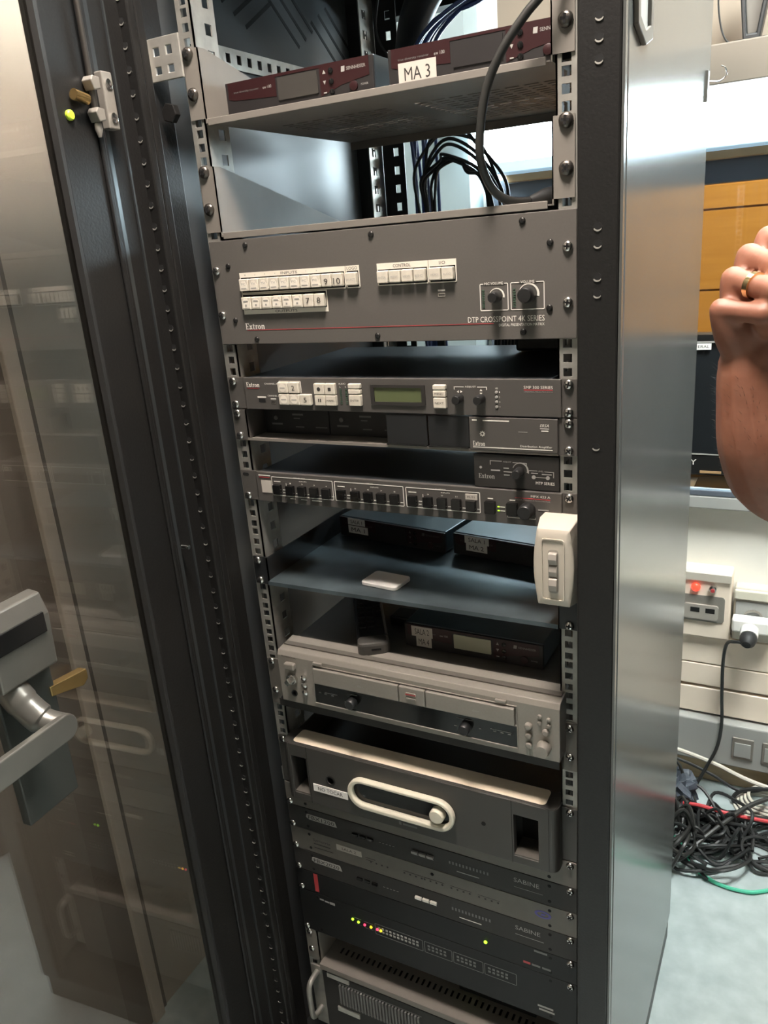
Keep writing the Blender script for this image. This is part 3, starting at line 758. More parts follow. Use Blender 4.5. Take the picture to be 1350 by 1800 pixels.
def legend_frame(x0, x1, z0, z1, head0, head1, parent):
    mb = MB(); t = .0012
    mb.box(x0, x1, YF-.0006, YF, head0, head1)
    if head0 > (z0+z1)/2:
        mb.box(x0, x0+t, YF-.0006, YF, z0, head0); mb.box(x1-t, x1, YF-.0006, YF, z0, head0); mb.box(x0, x1, YF-.0006, YF, z0, z0+t)
        w = (x0+t, x1-t, z0+t, head0)
    else:
        mb.box(x0, x0+t, YF-.0006, YF, head1, z1); mb.box(x1-t, x1, YF-.0006, YF, head1, z1); mb.box(x0, x1, YF-.0006, YF, z1-t, z1)
        w = (x0+t, x1-t, head1, z1-t)
    fr = obj('legend_frame', mb, 'legend', parent)
    obj('key_well', MB().box(w[0], w[1], YF-.0002, YF, w[2], w[3]), 'hole', parent)
    return fr, w
def key(x0, x1, z0, z1, parent, h=.0065, m='button'):
    mb = MB(); mb.prism(rrect(x0, x1, z0, z1, .0014, 3), YF-h, YF)
    return obj('key', mb, m, parent, bevel=.0011)
fr, w = legend_frame(-.196, -.0375, 1.4315, 1.4575, 1.4515, 1.4575, d)
text('INPUTS', -.131, -.106, 1.4527, 1.4560, YF-.0008, fr, 'print_dark')
n = 10; pw = (w[1]-w[0])/n
for i in range(n):
    k = key(w[0]+pw*i+.0006, w[0]+pw*(i+1)-.0006, w[2]+.002, w[3]-.0015, d); yk = YF-.0069; cx = w[0]+pw*(i+.5)
    if i < 8:
        mb = MB(); mb.prism([(cx-.0055, 1.4355), (cx+.0055, 1.4355), (cx+.0055, 1.4425), (cx+.002, 1.4475), (cx-.002, 1.4475), (cx-.0055, 1.4425)], yk+.0001, yk+.0003); obj('key_paper', mb, 'legend', k)
        text('PC' if i in (0, 4, 5, 6, 7) else 'TV', cx-.0032, cx+.0032, 1.4422, 1.4450, yk-.0001, k, 'print_grey')
        bars([(cx-.0042, cx+.0042, 1.4378, 1.4388)], yk, k, 'print_grey')
        text(str(i+1), cx-.0008, cx+.0008, 1.4535, 1.4553, YF-.0008, fr, 'print_grey')
    else:
        s = str(i+1); hw = .0026 if i == 8 else .0048
        text(s, cx-hw, cx+hw, 1.4375, 1.4445, yk-.0001, k, 'print_dark')
fr, w = legend_frame(-.0365, -.0178, 1.4315, 1.4575, 1.4515, 1.4575, d)
text('LOGO', -.0345, -.0200, 1.4527, 1.4562, YF-.0008, fr, 'print_dark')
k = key(w[0]+.0006, w[1]-.0006, w[2]+.002, w[3]-.0015, d); text('SELECT', -.0335, -.0210, 1.4405, 1.4428, YF-.007, k, 'print_grey')
fr, w = legend_frame(-.196, -.066, 1.4050, 1.4310, 1.4050, 1.4105, d)
text('OUTPUTS', -.146, -.112, 1.4062, 1.4095, YF-.0008, fr, 'print_dark')
n = 8; pw = (w[1]-w[0])/n
for i in range(n):
    k = key(w[0]+pw*i+.0006, w[0]+pw*(i+1)-.0006, w[2]+.001, w[3]-.0025, d); yk = YF-.0069; cx = w[0]+pw*(i+.5)
    if i < 6:
        mb = MB(); mb.prism([(cx-.0052, 1.4138), (cx+.0052, 1.4138), (cx+.0052, 1.4220), (cx+.002, 1.4258), (cx-.002, 1.4258), (cx-.0052, 1.4220)], yk+.0001, yk+.0003); obj('key_paper', mb, 'legend', k)
        bars([(cx-.0035, cx+.0035, 1.4215, 1.4230), (cx-.0012, cx+.0012, 1.4160, 1.4182)], yk, k, 'print_grey')
    else: text(str(i+1), cx-.0026, cx+.0026, 1.4160, 1.4228, yk-.0001, k, 'print_dark')
for x0, x1, ttl, tx, labs in ((.0065, .0728, 'CONTROL', (.028, .051), ('ENTER', 'PRESET', 'VIEW', 'ESC')), (.0736, .1078, 'I/O', (.087, .0945), ('VIDEO', 'AUDIO'))):
    fr, w = legend_frame(x0, x1, 1.4320, 1.4575, 1.4505, 1.4575, d)
    text(ttl, tx[0], tx[1], 1.4522, 1.4558, YF-.0008, fr, 'print_dark')
    n = len(labs); pw = (w[1]-w[0])/n
    for i, s in enumerate(labs):
        k = key(w[0]+pw*i+.0007, w[0]+pw*(i+1)-.0007, w[2]+.002, w[3]-.0012, d); cx = w[0]+pw*(i+.5)
        text(s, cx-.0048, cx+.0048, 1.4405, 1.4428, YF-.007, k, 'print_grey')
mb = MB(); mb.ring(rrect(.0835, .0925, 1.4165, 1.4205, .0006, 2), rrect(.0842, .0918, 1.4172, 1.4198, .0004, 2), YF-.0005, YF); obj('usb_port', mb, 'chrome', d)
bars([(.0835, .0925, 1.4225, 1.4245)], YF-.0002, d)
frame_line(.1347, .1680, 1.3986, 1.4283, YF-.0002, d); frame_line(.1706, .2090, 1.3986, 1.4283, YF-.0002, d)
bars([(.139, .1637, 1.4270, 1.4295), (.1805, .2000, 1.4270, 1.4295)], YF-.0003, d, 'dtp_grey', 'title_gap')
text('MIC VOLUME', .1405, .1622, 1.4268, 1.4296, YF-.0006, d); text('VOLUME', .1825, .1980, 1.4268, 1.4297, YF-.0006, d)
for x0, x1 in ((.1372, .1402), (.1732, .1765)):
    mb = MB()
    for kk in range(8): mb.box(x0, x1, YF-.0006, YF, 1.4020+kk*.0026, 1.4034+kk*.0026)
    obj('level_leds', mb, 'led_off', d)
def knob(x, z, r, L, parent, y=YF, m='knob'):
    mb = MB(); mb.lathe([(r*1.0, 0), (r, L*.55), (r*.93, L*.92), (r*.8, L), (r*.02, L)], (x, y, z), (0, -1, 0), 22); obj('knob', mb, m, parent, smooth=True)
def arc_print(x, z, r0, r1, a0, a1, parent, y=YF, m='print_white'):
    mb = MB(); N = 16
    for i in range(N):
        p, q = a0+(a1-a0)*i/N, a0+(a1-a0)*(i+1)/N
        f0 = (i)/N; f1 = (i+1)/N
        ra, rb = r1-(r1-r0)*(.25+.75*f0), r1-(r1-r0)*(.25+.75*f1)
        mb.prism([(x+r1*math.cos(p), z+r1*math.sin(p)), (x+r1*math.cos(q), z+r1*math.sin(q)), (x+rb*math.cos(q), z+rb*math.sin(q)), (x+ra*math.cos(p), z+ra*math.sin(p))], y-.0003, y)
    obj('printed_arc', mb, m, parent)
arc_print(.1545, 1.4140, .0072, .0092, PI*.85, -.15, d); arc_print(.1915, 1.4150, .0092, .0118, PI*.85, -.2, d)
knob(.1545, 1.4140, .0062, .016, d); knob(.1915, 1.4150, .0088, .017, d)
serif_word(-.197, -.166, 1.3855, 1.3935, YF-.0003, d)
bars([(-.195, .150, 1.38430, 1.38495)], YF-.0002, d, 'print_red', 'red_line')
text('DTP CROSSPOINT 4K SERIES', .119, .2088, 1.3862, 1.3924, YF-.0003, d); text('DIGITAL PRESENTATION MATRIX', .156, .2085, 1.3812, 1.3842, YF-.0003, d)

# power brick hanging below the switcher at the right
pb = obj('power_brick', MB().box(.105, .225, .20, .30, Z(4)+.0005, Z(3)+.002), 'unit_black', bevel=.004); tag(pb, 'black power brick lying under the right end of the matrix switcher', 'power brick')

# ================================================================ STREAMING PROCESSOR (1 unit)
def unit(name, label, cat, u0, n, face_m, ear_m=None, yf=-.005, x0=-.213, x1=.2265, depth=.28, top='unit_top', bev=.0008, ears=True):
    t = thing(name, label, cat, (0, .1, Z(u0+n)))
    zb, zt = Z(u0+n)+.0005, Z(u0)-.0006
    obj('chassis', MB().box(-.213, .213, 0, depth, zb+.001, zt-.001), top, t, bevel=.001)
    obj('front_panel', MB().box(x0, x1, yf, .0, zb, zt), face_m, t, bevel=bev)
    if ears:
        for s in (-1, 1):
            a, b = (-.2413, x0) if s < 0 else (x1, .2437)
            obj('rack_ear', MB().box(a, b, -.0028, -.0004, zb, zt), ear_m or face_m, t, bevel=.0004)
    return t
sm = unit('streaming_processor', 'slim dark grey streaming processor with small display and white buttons', 'processor', 4, 1, 'smp_grey', yf=-.0055)
YS = -.0055
for x in (-.23255, .2345):
    for u in (4.143, 4.857): screw(SCR_CHROME, x, Z(u), -.0028, sm)
serif_word(-.2085, -.1866, 1.3088, 1.3152, YS-.0003, sm); bars([(-.207, -.188, 1.3070, 1.3076)], YS-.0002, sm, 'print_red', 'red_line')
text('CHANNEL A', -.178, -.157, 1.3125, 1.3146, YS-.0003, sm); text('CHANNEL B', -.175, -.156, 1.2962, 1.2983, YS-.0003, sm)
bars([(-.192, -.178, 1.2945, 1.2962), (-.1705, -.162, 1.2925, 1.2938)], YS-.0002, sm)
obj('usb_port', MB().box(-.1905, -.1795, YS-.0004, YS, 1.2885, 1.2930), 'hole', sm)
obj('usb_port', MB().ring(rrect(-.170, -.162, 1.2865, 1.2905, .0006, 2), rrect(-.169, -.163, 1.2872, 1.2898, .0004, 2), YS-.0004, YS), 'chrome', sm)
YF_ = YF; YF = YS
def keyp(x0, x1, z0, z1, s=None, mark=None, ht=.006):
    k = key(x0, x1, z0, z1, sm, ht); cx, cz = (x0+x1)/2, (z0+z1)/2; yk = YS-ht-.0003
    if s:
        hw = min((x1-x0)*.36, .0011*len(s)+.0012)
        hh = .0032 if len(s) == 1 else .0012
        text(s, cx-hw, cx+hw, cz-hh, cz+hh, yk, k, 'print_dark')
    if mark == 'rec': obj('key_mark', MB().prism(circ(cx, cz, .0026, 14), yk, yk+.0002), 'print_dark', k)
    if mark == 'stop': bars([(cx-.0022, cx+.0022, cz-.0022, cz+.0022)], yk+.0002, k, 'print_dark', 'key_mark')
    if mark == 'pause': bars([(cx-.0022, cx-.0006, cz-.0022, cz+.0022), (cx+.0006, cx+.0022, cz-.0022, cz+.0022)], yk+.0002, k, 'print_dark', 'key_mark')
    if mark == 'plate': obj('key_paper', MB().prism(circ(cx, cz, .0055, 14), yk, yk+.0002), 'legend', k); 
    if mark == 'plate': bars([(cx-.004, cx+.004, cz-.0006, cz+.0006)], yk, k, 'print_grey')
keyp(-.1535, -.1375, 1.3020, 1.3165, None, 'plate'); keyp(-.1370, -.1205, 1.3020, 1.3165, '2')
keyp(-.1535, -.1375, 1.2865, 1.3010, None, 'plate'); keyp(-.1370, -.1205, 1.2865, 1.3010, None, 'plate'); keyp(-.1200, -.1030, 1.2865, 1.3010, '5')
frame_line(-.1545, -.1195, 1.3015, 1.3176, YS-.0002, sm, .0008); 
keyp(-.0970, -.0812, 1.3010, 1.3155, None, 'rec'); keyp(-.0806, -.0650, 1.3010, 1.3155, None, 'stop'); keyp(-.0970, -.0812, 1.2865, 1.3005, None, 'pause'); keyp(-.0806, -.0650, 1.2865, 1.3005, 'MARK')
text('AUDIO', -.0620, -.0515, 1.3135, 1.3155, YS-.0003, sm); text('L', -.0605, -.0592, 1.3095, 1.3115, YS-.0003, sm); text('R', -.0525, -.0510, 1.3095, 1.3115, YS-.0003, sm)
for x0 in (-.0612, -.0528):
    mb = MB()
    for kk in range(8): mb.box(x0, x0+.0030, YS-.0005, YS, 1.2882+kk*.0026, 1.2896+kk*.0026)
    obj('level_leds', mb, 'led_off', sm)
keyp(-.0455, -.0280, 1.3092, 1.3155); keyp(-.0455, -.0280, 1.3022, 1.3086, None, None); keyp(-.0455, -.0280, 1.2870, 1.3016, 'ENTER')
mb = MB(); mb.ring(rrect(-.0155, .0595, 1.2885, 1.3140, .0015, 3), rrect(-.0105, .0548, 1.2925, 1.3105, .0008, 3), YS-.002, YS); obj('display_bezel', mb, 'face_dark', sm)
obj('display', MB().box(-.0105, .0548, YS-.0004, YS, 1.2925, 1.3105), 'lcd', sm)
keyp(.0718, .0885, 1.3090, 1.3152); keyp(.0718, .0885, 1.3005, 1.3085, 'MENU'); keyp(.0718, .0885, 1.2868, 1.3000, 'NEXT')
bars([(.0975, .0984, 1.3090, 1.3125), (.0975, .110, 1.3118, 1.3126), (.127, .139, 1.3118, 1.3126), (.1382, .1390, 1.3090, 1.3125)], YS-.0002, sm)
text('ADJUST', .1115, .1255, 1.3110, 1.3135, YS-.0003, sm)
mb = MB()
for cx, rot in ((.1045, 0), (.1315, 1)):
    for s_ in (-1, 1):
        p = [(s_*.001, -.0016), (s_*.0034, 0), (s_*.001, .0016)]
        if rot: p = [(b, a) for a, b in p]
        mb.prism([(cx+a, 1.3065+b) for a, b in p], YS-.0003, YS)
obj('arrow_marks', mb, 'print_white', sm)
knob(.1040, 1.2985, .0058, .014, sm, YS); knob(.1312, 1.2985, .0058, .014, sm, YS)
for i in range(4):
    zc = 1.3065-.0057*i
    obj('indicator', MB().lathe([(.0018, 0), (.0018, .001), (.0006, .0014)], (.1506, YS, zc), (0, -1, 0), 12), 'print_grey', sm, smooth=True)
    text(str(i+1), .1538, .1548, zc-.0009, zc+.0009, YS-.0003, sm)
text('HD', .1495, .1525, 1.3100, 1.3118, YS-.0003, sm)
text('SMP 300 SERIES', .1835, .2172, 1.3108, 1.3142, YS-.0003, sm); bars([(.1835, .2172, 1.3090, 1.3100)], YS-.0002, sm, 'print_red', 'red_line'); text('STREAMING MEDIA PROCESSOR', .1837, .2172, 1.3066, 1.3085, YS-.0003, sm, 'print_grey')
YF = YF_

# ================================================================ MODULE SHELF (1 unit) WITH MODULES
vs_ = thing('module_shelf', 'thin one-unit tray below the streaming processor with dark blank modules', 'shelf', (0, .1, Z(6)))
mb = MB(); mb.box(-.2185, .2225, -.004, .24, Z(6)+.0004, Z(6)+.0016); mb.box(-.2185, .2225, -.0052, -.004, Z(6)+.0003, Z(6)+.0040)
obj('tray', mb, 'shelf_grey', vs_)
for s in (-1, 1):
    a, b = (-.2413, -.2185) if s < 0 else (.2235, .2437)
    mb = MB(); mb.box(a, b, -.0028, -.0004, Z(6)+.0005, Z(5)-.0006)
    c = (-.2197, -.2185) if s < 0 else (.2225, .2237); mb.box(*c, -.0028, .24, Z(6)+.0005, Z(5)-.002)
    e = obj('rack_ear', mb, 'smp_grey', vs_)
    for u in (5.143, 5.857): screw(SCR_CHROME, -.23255 if s < 0 else .2345, Z(u), -.0028, e)
for i, (a, b, yy) in enumerate(((-.2150, -.1080, .035), (-.1070, -.0005, .035))):
    m_ = thing('amplifier_module', ('leftmost' if i == 0 else 'second from left')+' dark module recessed in the thin tray', 'module', ((a+b)/2, .1, Z(6)+.0017), group='dark modules in the tray')
    obj('case', MB().box(a, b, yy, .22, Z(6)+.0017, Z(5)-.003), 'unit_black', m_, bevel=.001)
    zc = Z(5.5); y2 = yy-.0002
    for rc in [(a+.012, a+.030, zc-.008, zc-.0055), (a+.048, a+.066, zc+.006, zc+.0085), (a+.050, a+.060, zc+.001, zc+.0025), (a+.052, a+.066, zc-.011, zc-.0095), (a+.085, a+.104, zc-.011, zc-.0095)]: bars([rc], y2, m_, 'print_dim')
    obj('jack', MB().cyl((a+.020, yy-.002, zc+.002), (a+.020, yy, zc+.002), .003), 'print_dim', m_)
for a, b, lb in ((.0020, .0580, 'left of the two plain black blank plates in the thin tray'), (.0600, .1135, 'right black blank plate, next to the distribution amplifier')):
    bp = thing('blank_plate', lb, 'blank plate', ((a+b)/2, 0, Z(6)+.002), group='black blank plates')
    obj('plate', MB().box(a, b, -.004, -.002, Z(6)+.0045, Z(5)-.0015), 'unit_black', bp, bevel=.0005)
    obj('flange', MB().box(a, b, -.0075, -.004, Z(6)+.0042, Z(6)+.0058), 'gloss_black', bp, bevel=.0004)
am = thing('distribution_amplifier', 'grey distribution amplifier module with a white underline at the right of the tray', 'amplifier', (.168, .1, Z(6)+.0017))
obj('case', MB().box(.1155, .2215, .0, .20, Z(6)+.002, Z(5)-.002), 'unit_black', am)
ya = -.0062
obj('front_panel', MB().box(.1148, .2225, ya, .0, 1.2362, Z(5)-.0012), 'smp_grey', am, bevel=.0008)
bars([(.119, .125, 1.2722, 1.2736), (.1325, .165, 1.2720, 1.2734), (.119, .2165, 1.2395, 1.2405)], ya-.0001, am)
serif_word(.1190, .1345, 1.2415, 1.2475, ya-.0003, am); text('Distribution Amplifier', .1780, .2160, 1.2415, 1.2448, ya-.0003, am)
text('ERSA', .2020, .2125, 1.2670, 1.2705, ya-.0003, am, slant=.25); bars([(.2020, .2125, 1.2648, 1.2654), (.2035, .2118, 1.2618, 1.2630)], ya-.0002, am); bars([(.176, .187, 1.2600, 1.2606)], ya-.0001, am, 'print_grey')
mb = MB()
for i in range(8):
    a0 = 2*PI*i/8; mb.prism([(.1315+.0028*math.cos(a0)+.0008*math.cos(a0+q), 1.2565+.0028*math.sin(a0)+.0008*math.sin(a0+q)) for q in (0, PI/2, PI, 3*PI/2)], ya-.0003, ya)
mb.ring(circ(.1315, 1.2565, .0024, 16), circ(.1315, 1.2565, .0014, 16), ya-.0003, ya); obj('gear_mark', mb, 'print_white', am)
mt_ = thing('twisted_pair_receiver', 'black module with a curved-scale knob standing on the button strip', 'module', (.17, .1, Z(7)))
ym = -.003
obj('case', MB().box(.1185, .2215, 0, .16, Z(7)+.0005, 1.2300), 'unit_black', mt_)
obj('front_panel', MB().box(.1175, .2228, ym, 0, Z(7)+.0005, 1.2308), 'face_dark', mt_, bevel=.0007)
serif_word(.1235, .1440, 1.2005, 1.2065, ym-.0003, mt_, 'print_grey'); text('MTP SERIES', .1950, .2175, 1.1968, 1.2004, ym-.0003, mt_)
bars([(.1385, .1393, 1.2180, 1.2232), (.1385, .1535, 1.2226, 1.2233), (.1670, .184, 1.2216, 1.2223), (.1835, .1843, 1.2170, 1.2222), (.1395, .151, 1.2105, 1.2120), (.1555, .162, 1.2140, 1.2152), (.1555, .166, 1.2095, 1.2107), (.1558, .163, 1.2055, 1.2067), (.1860, .1868, 1.2095, 1.2135), (.1860, .1965, 1.2130, 1.2136), (.2055, .2165, 1.2125, 1.2131), (.2160, .2168, 1.2060, 1.2130), (.1895, .1975, 1.2098, 1.2110), (.2025, .2140, 1.2090, 1.2102), (.1930, .2090, 1.2052, 1.2058)], ym-.0002, mt_, 'print_grey')
text('ADJUST', .1550, .1655, 1.2212, 1.2232, ym-.0003, mt_, 'print_grey'); text('LEVEL', .1978, .2045, 1.2122, 1.2140, ym-.0003, mt_, 'print_grey')
for x in (.1925, .2095): obj('trim_hole', MB().cyl((x, ym-.0004, 1.2055), (x, ym, 1.2055), .0024), 'print_grey', mt_)
obj('power_led', MB().cyl((.1265, ym-.0006, 1.2140), (.1265, ym, 1.2140), .0016), 'print_grey', mt_)
arc_print(.1765, 1.2125, .0078, .0100, PI*.9, -.25, mt_, ym, 'print_grey'); knob(.1755, 1.2115, .0058, .016, mt_, ym)
pc = obj('black_plug', MB().box(.1035, .1165, .03, .05, Z(7)+.0006, 1.203), 'unit_black', bevel=.001); tag(pc, 'tiny black block beside the module with the curved scale', 'plug')

# ================================================================ MEDIA MATRIX (1 unit, black button strip)
mx = unit('media_matrix', 'slim dark switcher strip with a row of square black buttons in white outlines', 'switcher', 7, 1, 'smp_grey', yf=-.0060)
yx = -.0060
for s in (-1, 1):
    for u in ((7.857,) if s < 0 else (7.143,)): screw(SCR_CHROME, -.23255 if s < 0 else .2345, Z(u), -.0028, mx)
obj('ear_slot', MB().prism(rrect(.2290, .2395, Z(7.9), Z(7.79), .0022, 4), -.0031, -.0028), 'fixture_blue', mx)
obj('ear_slot', MB().prism(rrect(-.238, -.2275, Z(7.2), Z(7.09), .0022, 4), -.0031, -.0028), 'hole', mx)
bars([(-.208, -.188, 1.1830, 1.1845)], yx-.0002, mx); bars([(-.207, -.189, 1.1805, 1.1815)], yx-.0002, mx, 'print_red', 'red_line')
obj('paper_label', MB().box(-.2045, -.1875, yx-.0008, yx, 1.1585, 1.1765), 'sticker', mx, label='small cream paper label')
frame_line(-.1865, -.0860, 1.1555, 1.1830, yx-.0002, mx); frame_line(-.0835, .0205, 1.1555, 1.1830, yx-.0002, mx); frame_line(.0235, .1252, 1.1555, 1.1825, yx-.0002, mx)
text('COMPUTER', -.149, -.129, 1.1820, 1.1838, yx-.0005, mx); text('VIDEO', -.034, -.024, 1.1820, 1.1838, yx-.0005, mx); text('S-VIDEO', .066, .080, 1.1815, 1.1834, yx-.0005, mx)
for x in (-.134, -.022, .079): text('INPUTS', x-.006, x+.006, 1.1778, 1.1793, yx-.0003, mx)
for g, (x0, n) in enumerate(((-.1825, 5), (-.0785, 5), (.0275, 5))):
    for i in range(n):
        x = x0+.0195*i+(.002 if i else 0)
        mb = MB(); mb.prism(rrect(x, x+.0125, 1.1580, 1.1720, .0008, 2), yx-.006, yx); k = obj('push_button', mb, 'gloss_black', mx, bevel=.0006)
        bars([(x+.0135, x+.0175, 1.1602, 1.1609)], yx-.0002, mx)
        if i == 0: bars([(x, x+.011, 1.1755, 1.1768), (x+.0138, x+.0185, 1.1640, 1.1650), (x+.0200, x+.0206, 1.1565, 1.1745)], yx-.0002, mx)
        elif not (g == 2 and i == 4): text(str(i+g*4), x+.0045, x+.0070, 1.1738, 1.1755, yx-.0003, mx)
st = obj('paper_label', MB().box(.1060, .1215, yx-.0010, yx, 1.1725, 1.1795), 'sticker', mx); text('MUTE', .1085, .1190, 1.1746, 1.1772, yx-.0012, st, 'print_dark')
bars([(-.158, -.149, 1.1520, 1.1528), (-.140, -.130, 1.1520, 1.1528), (-.122, -.106, 1.1520, 1.1528)], yx-.0002, mx)
for x in (.1320, .1600):
    mb = MB(); mb.prism(rrect(x, x+.0135, 1.1575, 1.1730, .0008, 2), yx-.006, yx); obj('push_button', mb, 'gloss_black', mx, bevel=.0006)
    bars([(x+.003, x+.010, 1.1752, 1.1765)], yx-.0002, mx)
bars([(.1475, .1500, 1.1655, 1.1667), (.1475, .1500, 1.1605, 1.1617)], yx-.0003, mx, 'led_green', 'indicator'); bars([(.1508, .157, 1.1655, 1.1667), (.1508, .157, 1.1605, 1.1617)], yx-.0002, mx)
bars([(.1595, .1601, 1.1535, 1.157), (.1595, .195, 1.1535, 1.1541), (.1945, .1951, 1.1535, 1.156)], yx-.0002, mx); knob(.1855, 1.1655, .0095, .015, mx, yx)
bars([(.198, .211, 1.1655, 1.1668)], yx-.0002, mx, 'print_grey')
text('MPX 423 A', .1895, .2130, 1.1812, 1.1840, yx-.0003, mx); bars([(.170, .213, 1.1790, 1.1798)], yx-.0002, mx, 'print_red', 'red_line'); text('MEDIA PRESENTATION MATRIX', .1702, .2130, 1.1764, 1.1782, yx-.0003, mx, 'print_grey')
# ================================================================ BLACK TRAY WITH TWO RECEIVERS
bt = thing('rack_tray', 'dusty black tray below the button strip carrying two wireless receivers', 'shelf', (0, .15, Z(11)))
tz = 1.0175
obj('tray_floor', MB().box(-.2175, .2205, -.004, .36, tz-.0015, tz), 'tray_black', bt)
obj('front_edge', MB().box(-.2175, .2205, -.0052, -.004, tz-.006, tz), 'tray_black', bt)
for s in (-1, 1):
    a, b = (-.2413, -.2175) if s < 0 else (.2205, .2437); c = (-.2187, -.2175) if s < 0 else (.2205, .2217)
    mb = MB(); mb.box(a, b, -.0028, -.0004, Z(11)+.0005, Z(10)-.0005); mb.box(*c, -.0028, .36, tz-.006, Z(10)-.002)
    e = obj('tray_side', mb, 'unit_black', bt)
    for u in ((10.143, 10.857) if s < 0 else (10.857,)): screw(SCR_CHROME, -.23255 if s < 0 else .2345, Z(u), -.0028, e)
receiver((-.208, .195, tz), -math.radians(8), .206, .036, .16, 'left receiver on the black tray with SALA 1 and MA 1 stickers', [('SALA 1', .09, .26, .66, .97), ('MA 1', .09, .285, .26, .62)], 'receiver_face', 'print_dim', 'paper')  # both tray receivers: stickers lightened in colour to offset the shade here
receiver((.008, .172, tz), -math.radians(8), .206, .036, .16, 'right receiver on the black tray with SALA 1 and MA 2 stickers', [('SALA 1', .10, .30, .64, .96), ('MA 2', .11, .285, .30, .64)], 'receiver_face', 'print_dim', 'paper')
cd = thing('white_card', 'small white plastic card lying at the front of the black tray', 'card', (-.045, .045, tz), math.radians(-6), local=True)
obj('card_body', MB().prism(rrect(-.030, .030, -.022, .022, .006), 0, .0055, 'z'), 'paper', cd, bevel=.001)

# white rocker switch box hanging at the right rail
sw = thing('switch_box', 'white surface box with a grey rocker switch at the right rail', 'switch', (.228, -.02, 1.06))
def taper_box():
    mb = MB(); n = 0
    back = rrect(.203, .254, 1.063, 1.163, .006, 4); mid = rrect(.200, .2545, 1.060, 1.1645, .010, 4)
    def outline(x0, x1, z0, z1, bulge):
        pts = []
        for i in range(13):
            t = i/12; pts.append((x1+bulge*math.sin(PI*t), z0+(z1-z0)*t))
        for i in range(13):
            t = i/12; pts.append((x0-bulge*math.sin(PI*t), z1-(z1-z0)*t))
        return pts
    rings = [(outline(.206, .252, 1.062, 1.164, .001), -.004), (outline(.207, .251, 1.062, 1.166, .002), -.028), (outline(.210, .2475, 1.066, 1.160, .005), -.050), (outline(.214, .2440, 1.070, 1.155, .004), -.053)]
    for pts, y in rings:
        for x, z in pts: mb.v.append((x, y, z))
    N = 26
    for k in range(3):
        for i in range(N):
            j = (i+1) % N; mb.face((k*N+i, k*N+j, (k+1)*N+j, (k+1)*N+i))
    mb.face(range(N)); mb.face([3*N+i for i in range(N)][::-1])
    return mb
obj('box', taper_box(), 'white_plastic', sw, bevel=.001, smooth=True)
obj('cover_plate', MB().ring(rrect(.2155, .2425, 1.074, 1.150, .004, 4), rrect(.2168, .2412, 1.0753, 1.1487, .003, 4), -.0545, -.0528), 'white_plastic', sw)
for i, (a, b) in enumerate(((1.086, 1.103), (1.1035, 1.1185), (1.119, 1.134))):
    obj('rocker', MB().prism([(-.053, a), (-.0575+.0012*(i == 1), a+.001), (-.0590+.0015*(i == 1), (a+b)/2), (-.0575+.0012*(i == 1), b-.001), (-.053, b)], .2245, .2345, 'x'), 'switch_grey', sw, bevel=.0008)
obj('rocker_well', MB().prism(rrect(.2235, .2355, 1.083, 1.137, .004, 4), -.0535, -.053), 'switch_grey', sw)
obj('mounting_plate', MB().box(.206, .25, -.005, -.003, 1.065, 1.16), 'unit_black', sw)

# ================================================================ PLAYER ON ITS SHELF
ps = thing('player_shelf', 'dark support shelf with silver ears under the twin-deck player', 'shelf', (0, .12, Z(15.7)))
for s in (-1, 1):
    a, b = (-.2413, -.2165) if s < 0 else (.2235, .2437)
    zt = Z(13.85) if s < 0 else Z(14.0)
    mb = MB(); mb.box(a, b, -.003, -.0005, Z(15.65), zt); e = obj('rack_ear', mb, 'silver_dark', ps, bevel=.0004)
    for u in ((13.95, 15.1) if s < 0 else (14.18, 15.16)): screw(SCR_CHROME, -.23255 if s < 0 else .2345, Z(u), -.003, e)
    c = (-.2177, -.2165) if s < 0 else (.2245, .2257); obj('side_wall', MB().box(*c, -.003, .30, Z(15.65), Z(14.9)), 'unit_black', ps)
obj('shelf_floor', MB().box(-.2165, .2245, -.016, .32, .8235, .8250), 'unit_black', ps)
obj('front_lip', MB().box(-.2165, .2245, -.018, -.016, .8130, .8250), 'face_dark', ps, bevel=.0005)
pl_ = thing('media_player', 'silver twin-deck disc player with black display strip and small round knobs', 'player', (0, .12, .825))
px0, px1, pz0, pz1, py = -.200, .229, .8335, .9215, -.030
obj('case', MB().box(px0+.004, px1-.004, -.005, .29, pz0-.002, pz1-.004), 'silver_dark', pl_, bevel=.001)
mb = MB(); mb.prism([(py, pz0), (py, pz1-.010), (py+.004, pz1-.003), (.014, pz1+.001), (.016, pz1-.002), (.016, pz0)], px0, px1, 'x')
obj('front_panel', mb, 'silver', pl_, bevel=.0012)
obj('top_strip', MB().box(px0+.003, px1-.003, -.0135, -.004, pz1-.0010, pz1+.0006), 'silver_dark', pl_)
for a, b in ((-.198, -.186), (.212, .224)):
    obj('foot', MB().cyl((a+.006, 0.01, .825), (a+.006, .01, .832), .008), 'rubber', pl_)
yp = py
# recess with frame, two trays and centre key
mb = MB(); mb.ring([(-.141, .841), (.1745, .841), (.1735, .906), (-.138, .906)], [(-.139, .843), (.1730, .843), (.1722, .9045), (-.1362, .9045)], yp-.0018, yp); obj('recess_frame', mb, 'silver', pl_, bevel=.0005)
obj('display_window', MB().box(-.1385, .1728, yp-.0006, yp, .843, .8765), 'gloss_black', pl_)
obj('window_edge', MB().box(-.1385, .1728, yp-.0020, yp, .8755, .8772), 'silver', pl_)
for a, b in ((-.1350, .0035), (.0455, .1710)):
    tr = obj('disc_tray', MB().box(a, b, yp-.006, yp, .8780, .9030), 'silver', pl_, bevel=.0012)
    c = (a+b)/2+.01; text('disc', c-.005, c+.005, .8880, .8915, yp-.0063, tr, 'print_grey')
k = obj('centre_key', MB().box(.0050, .0440, yp-.006, yp, .8780, .9030), 'silver', pl_, bevel=.0012)
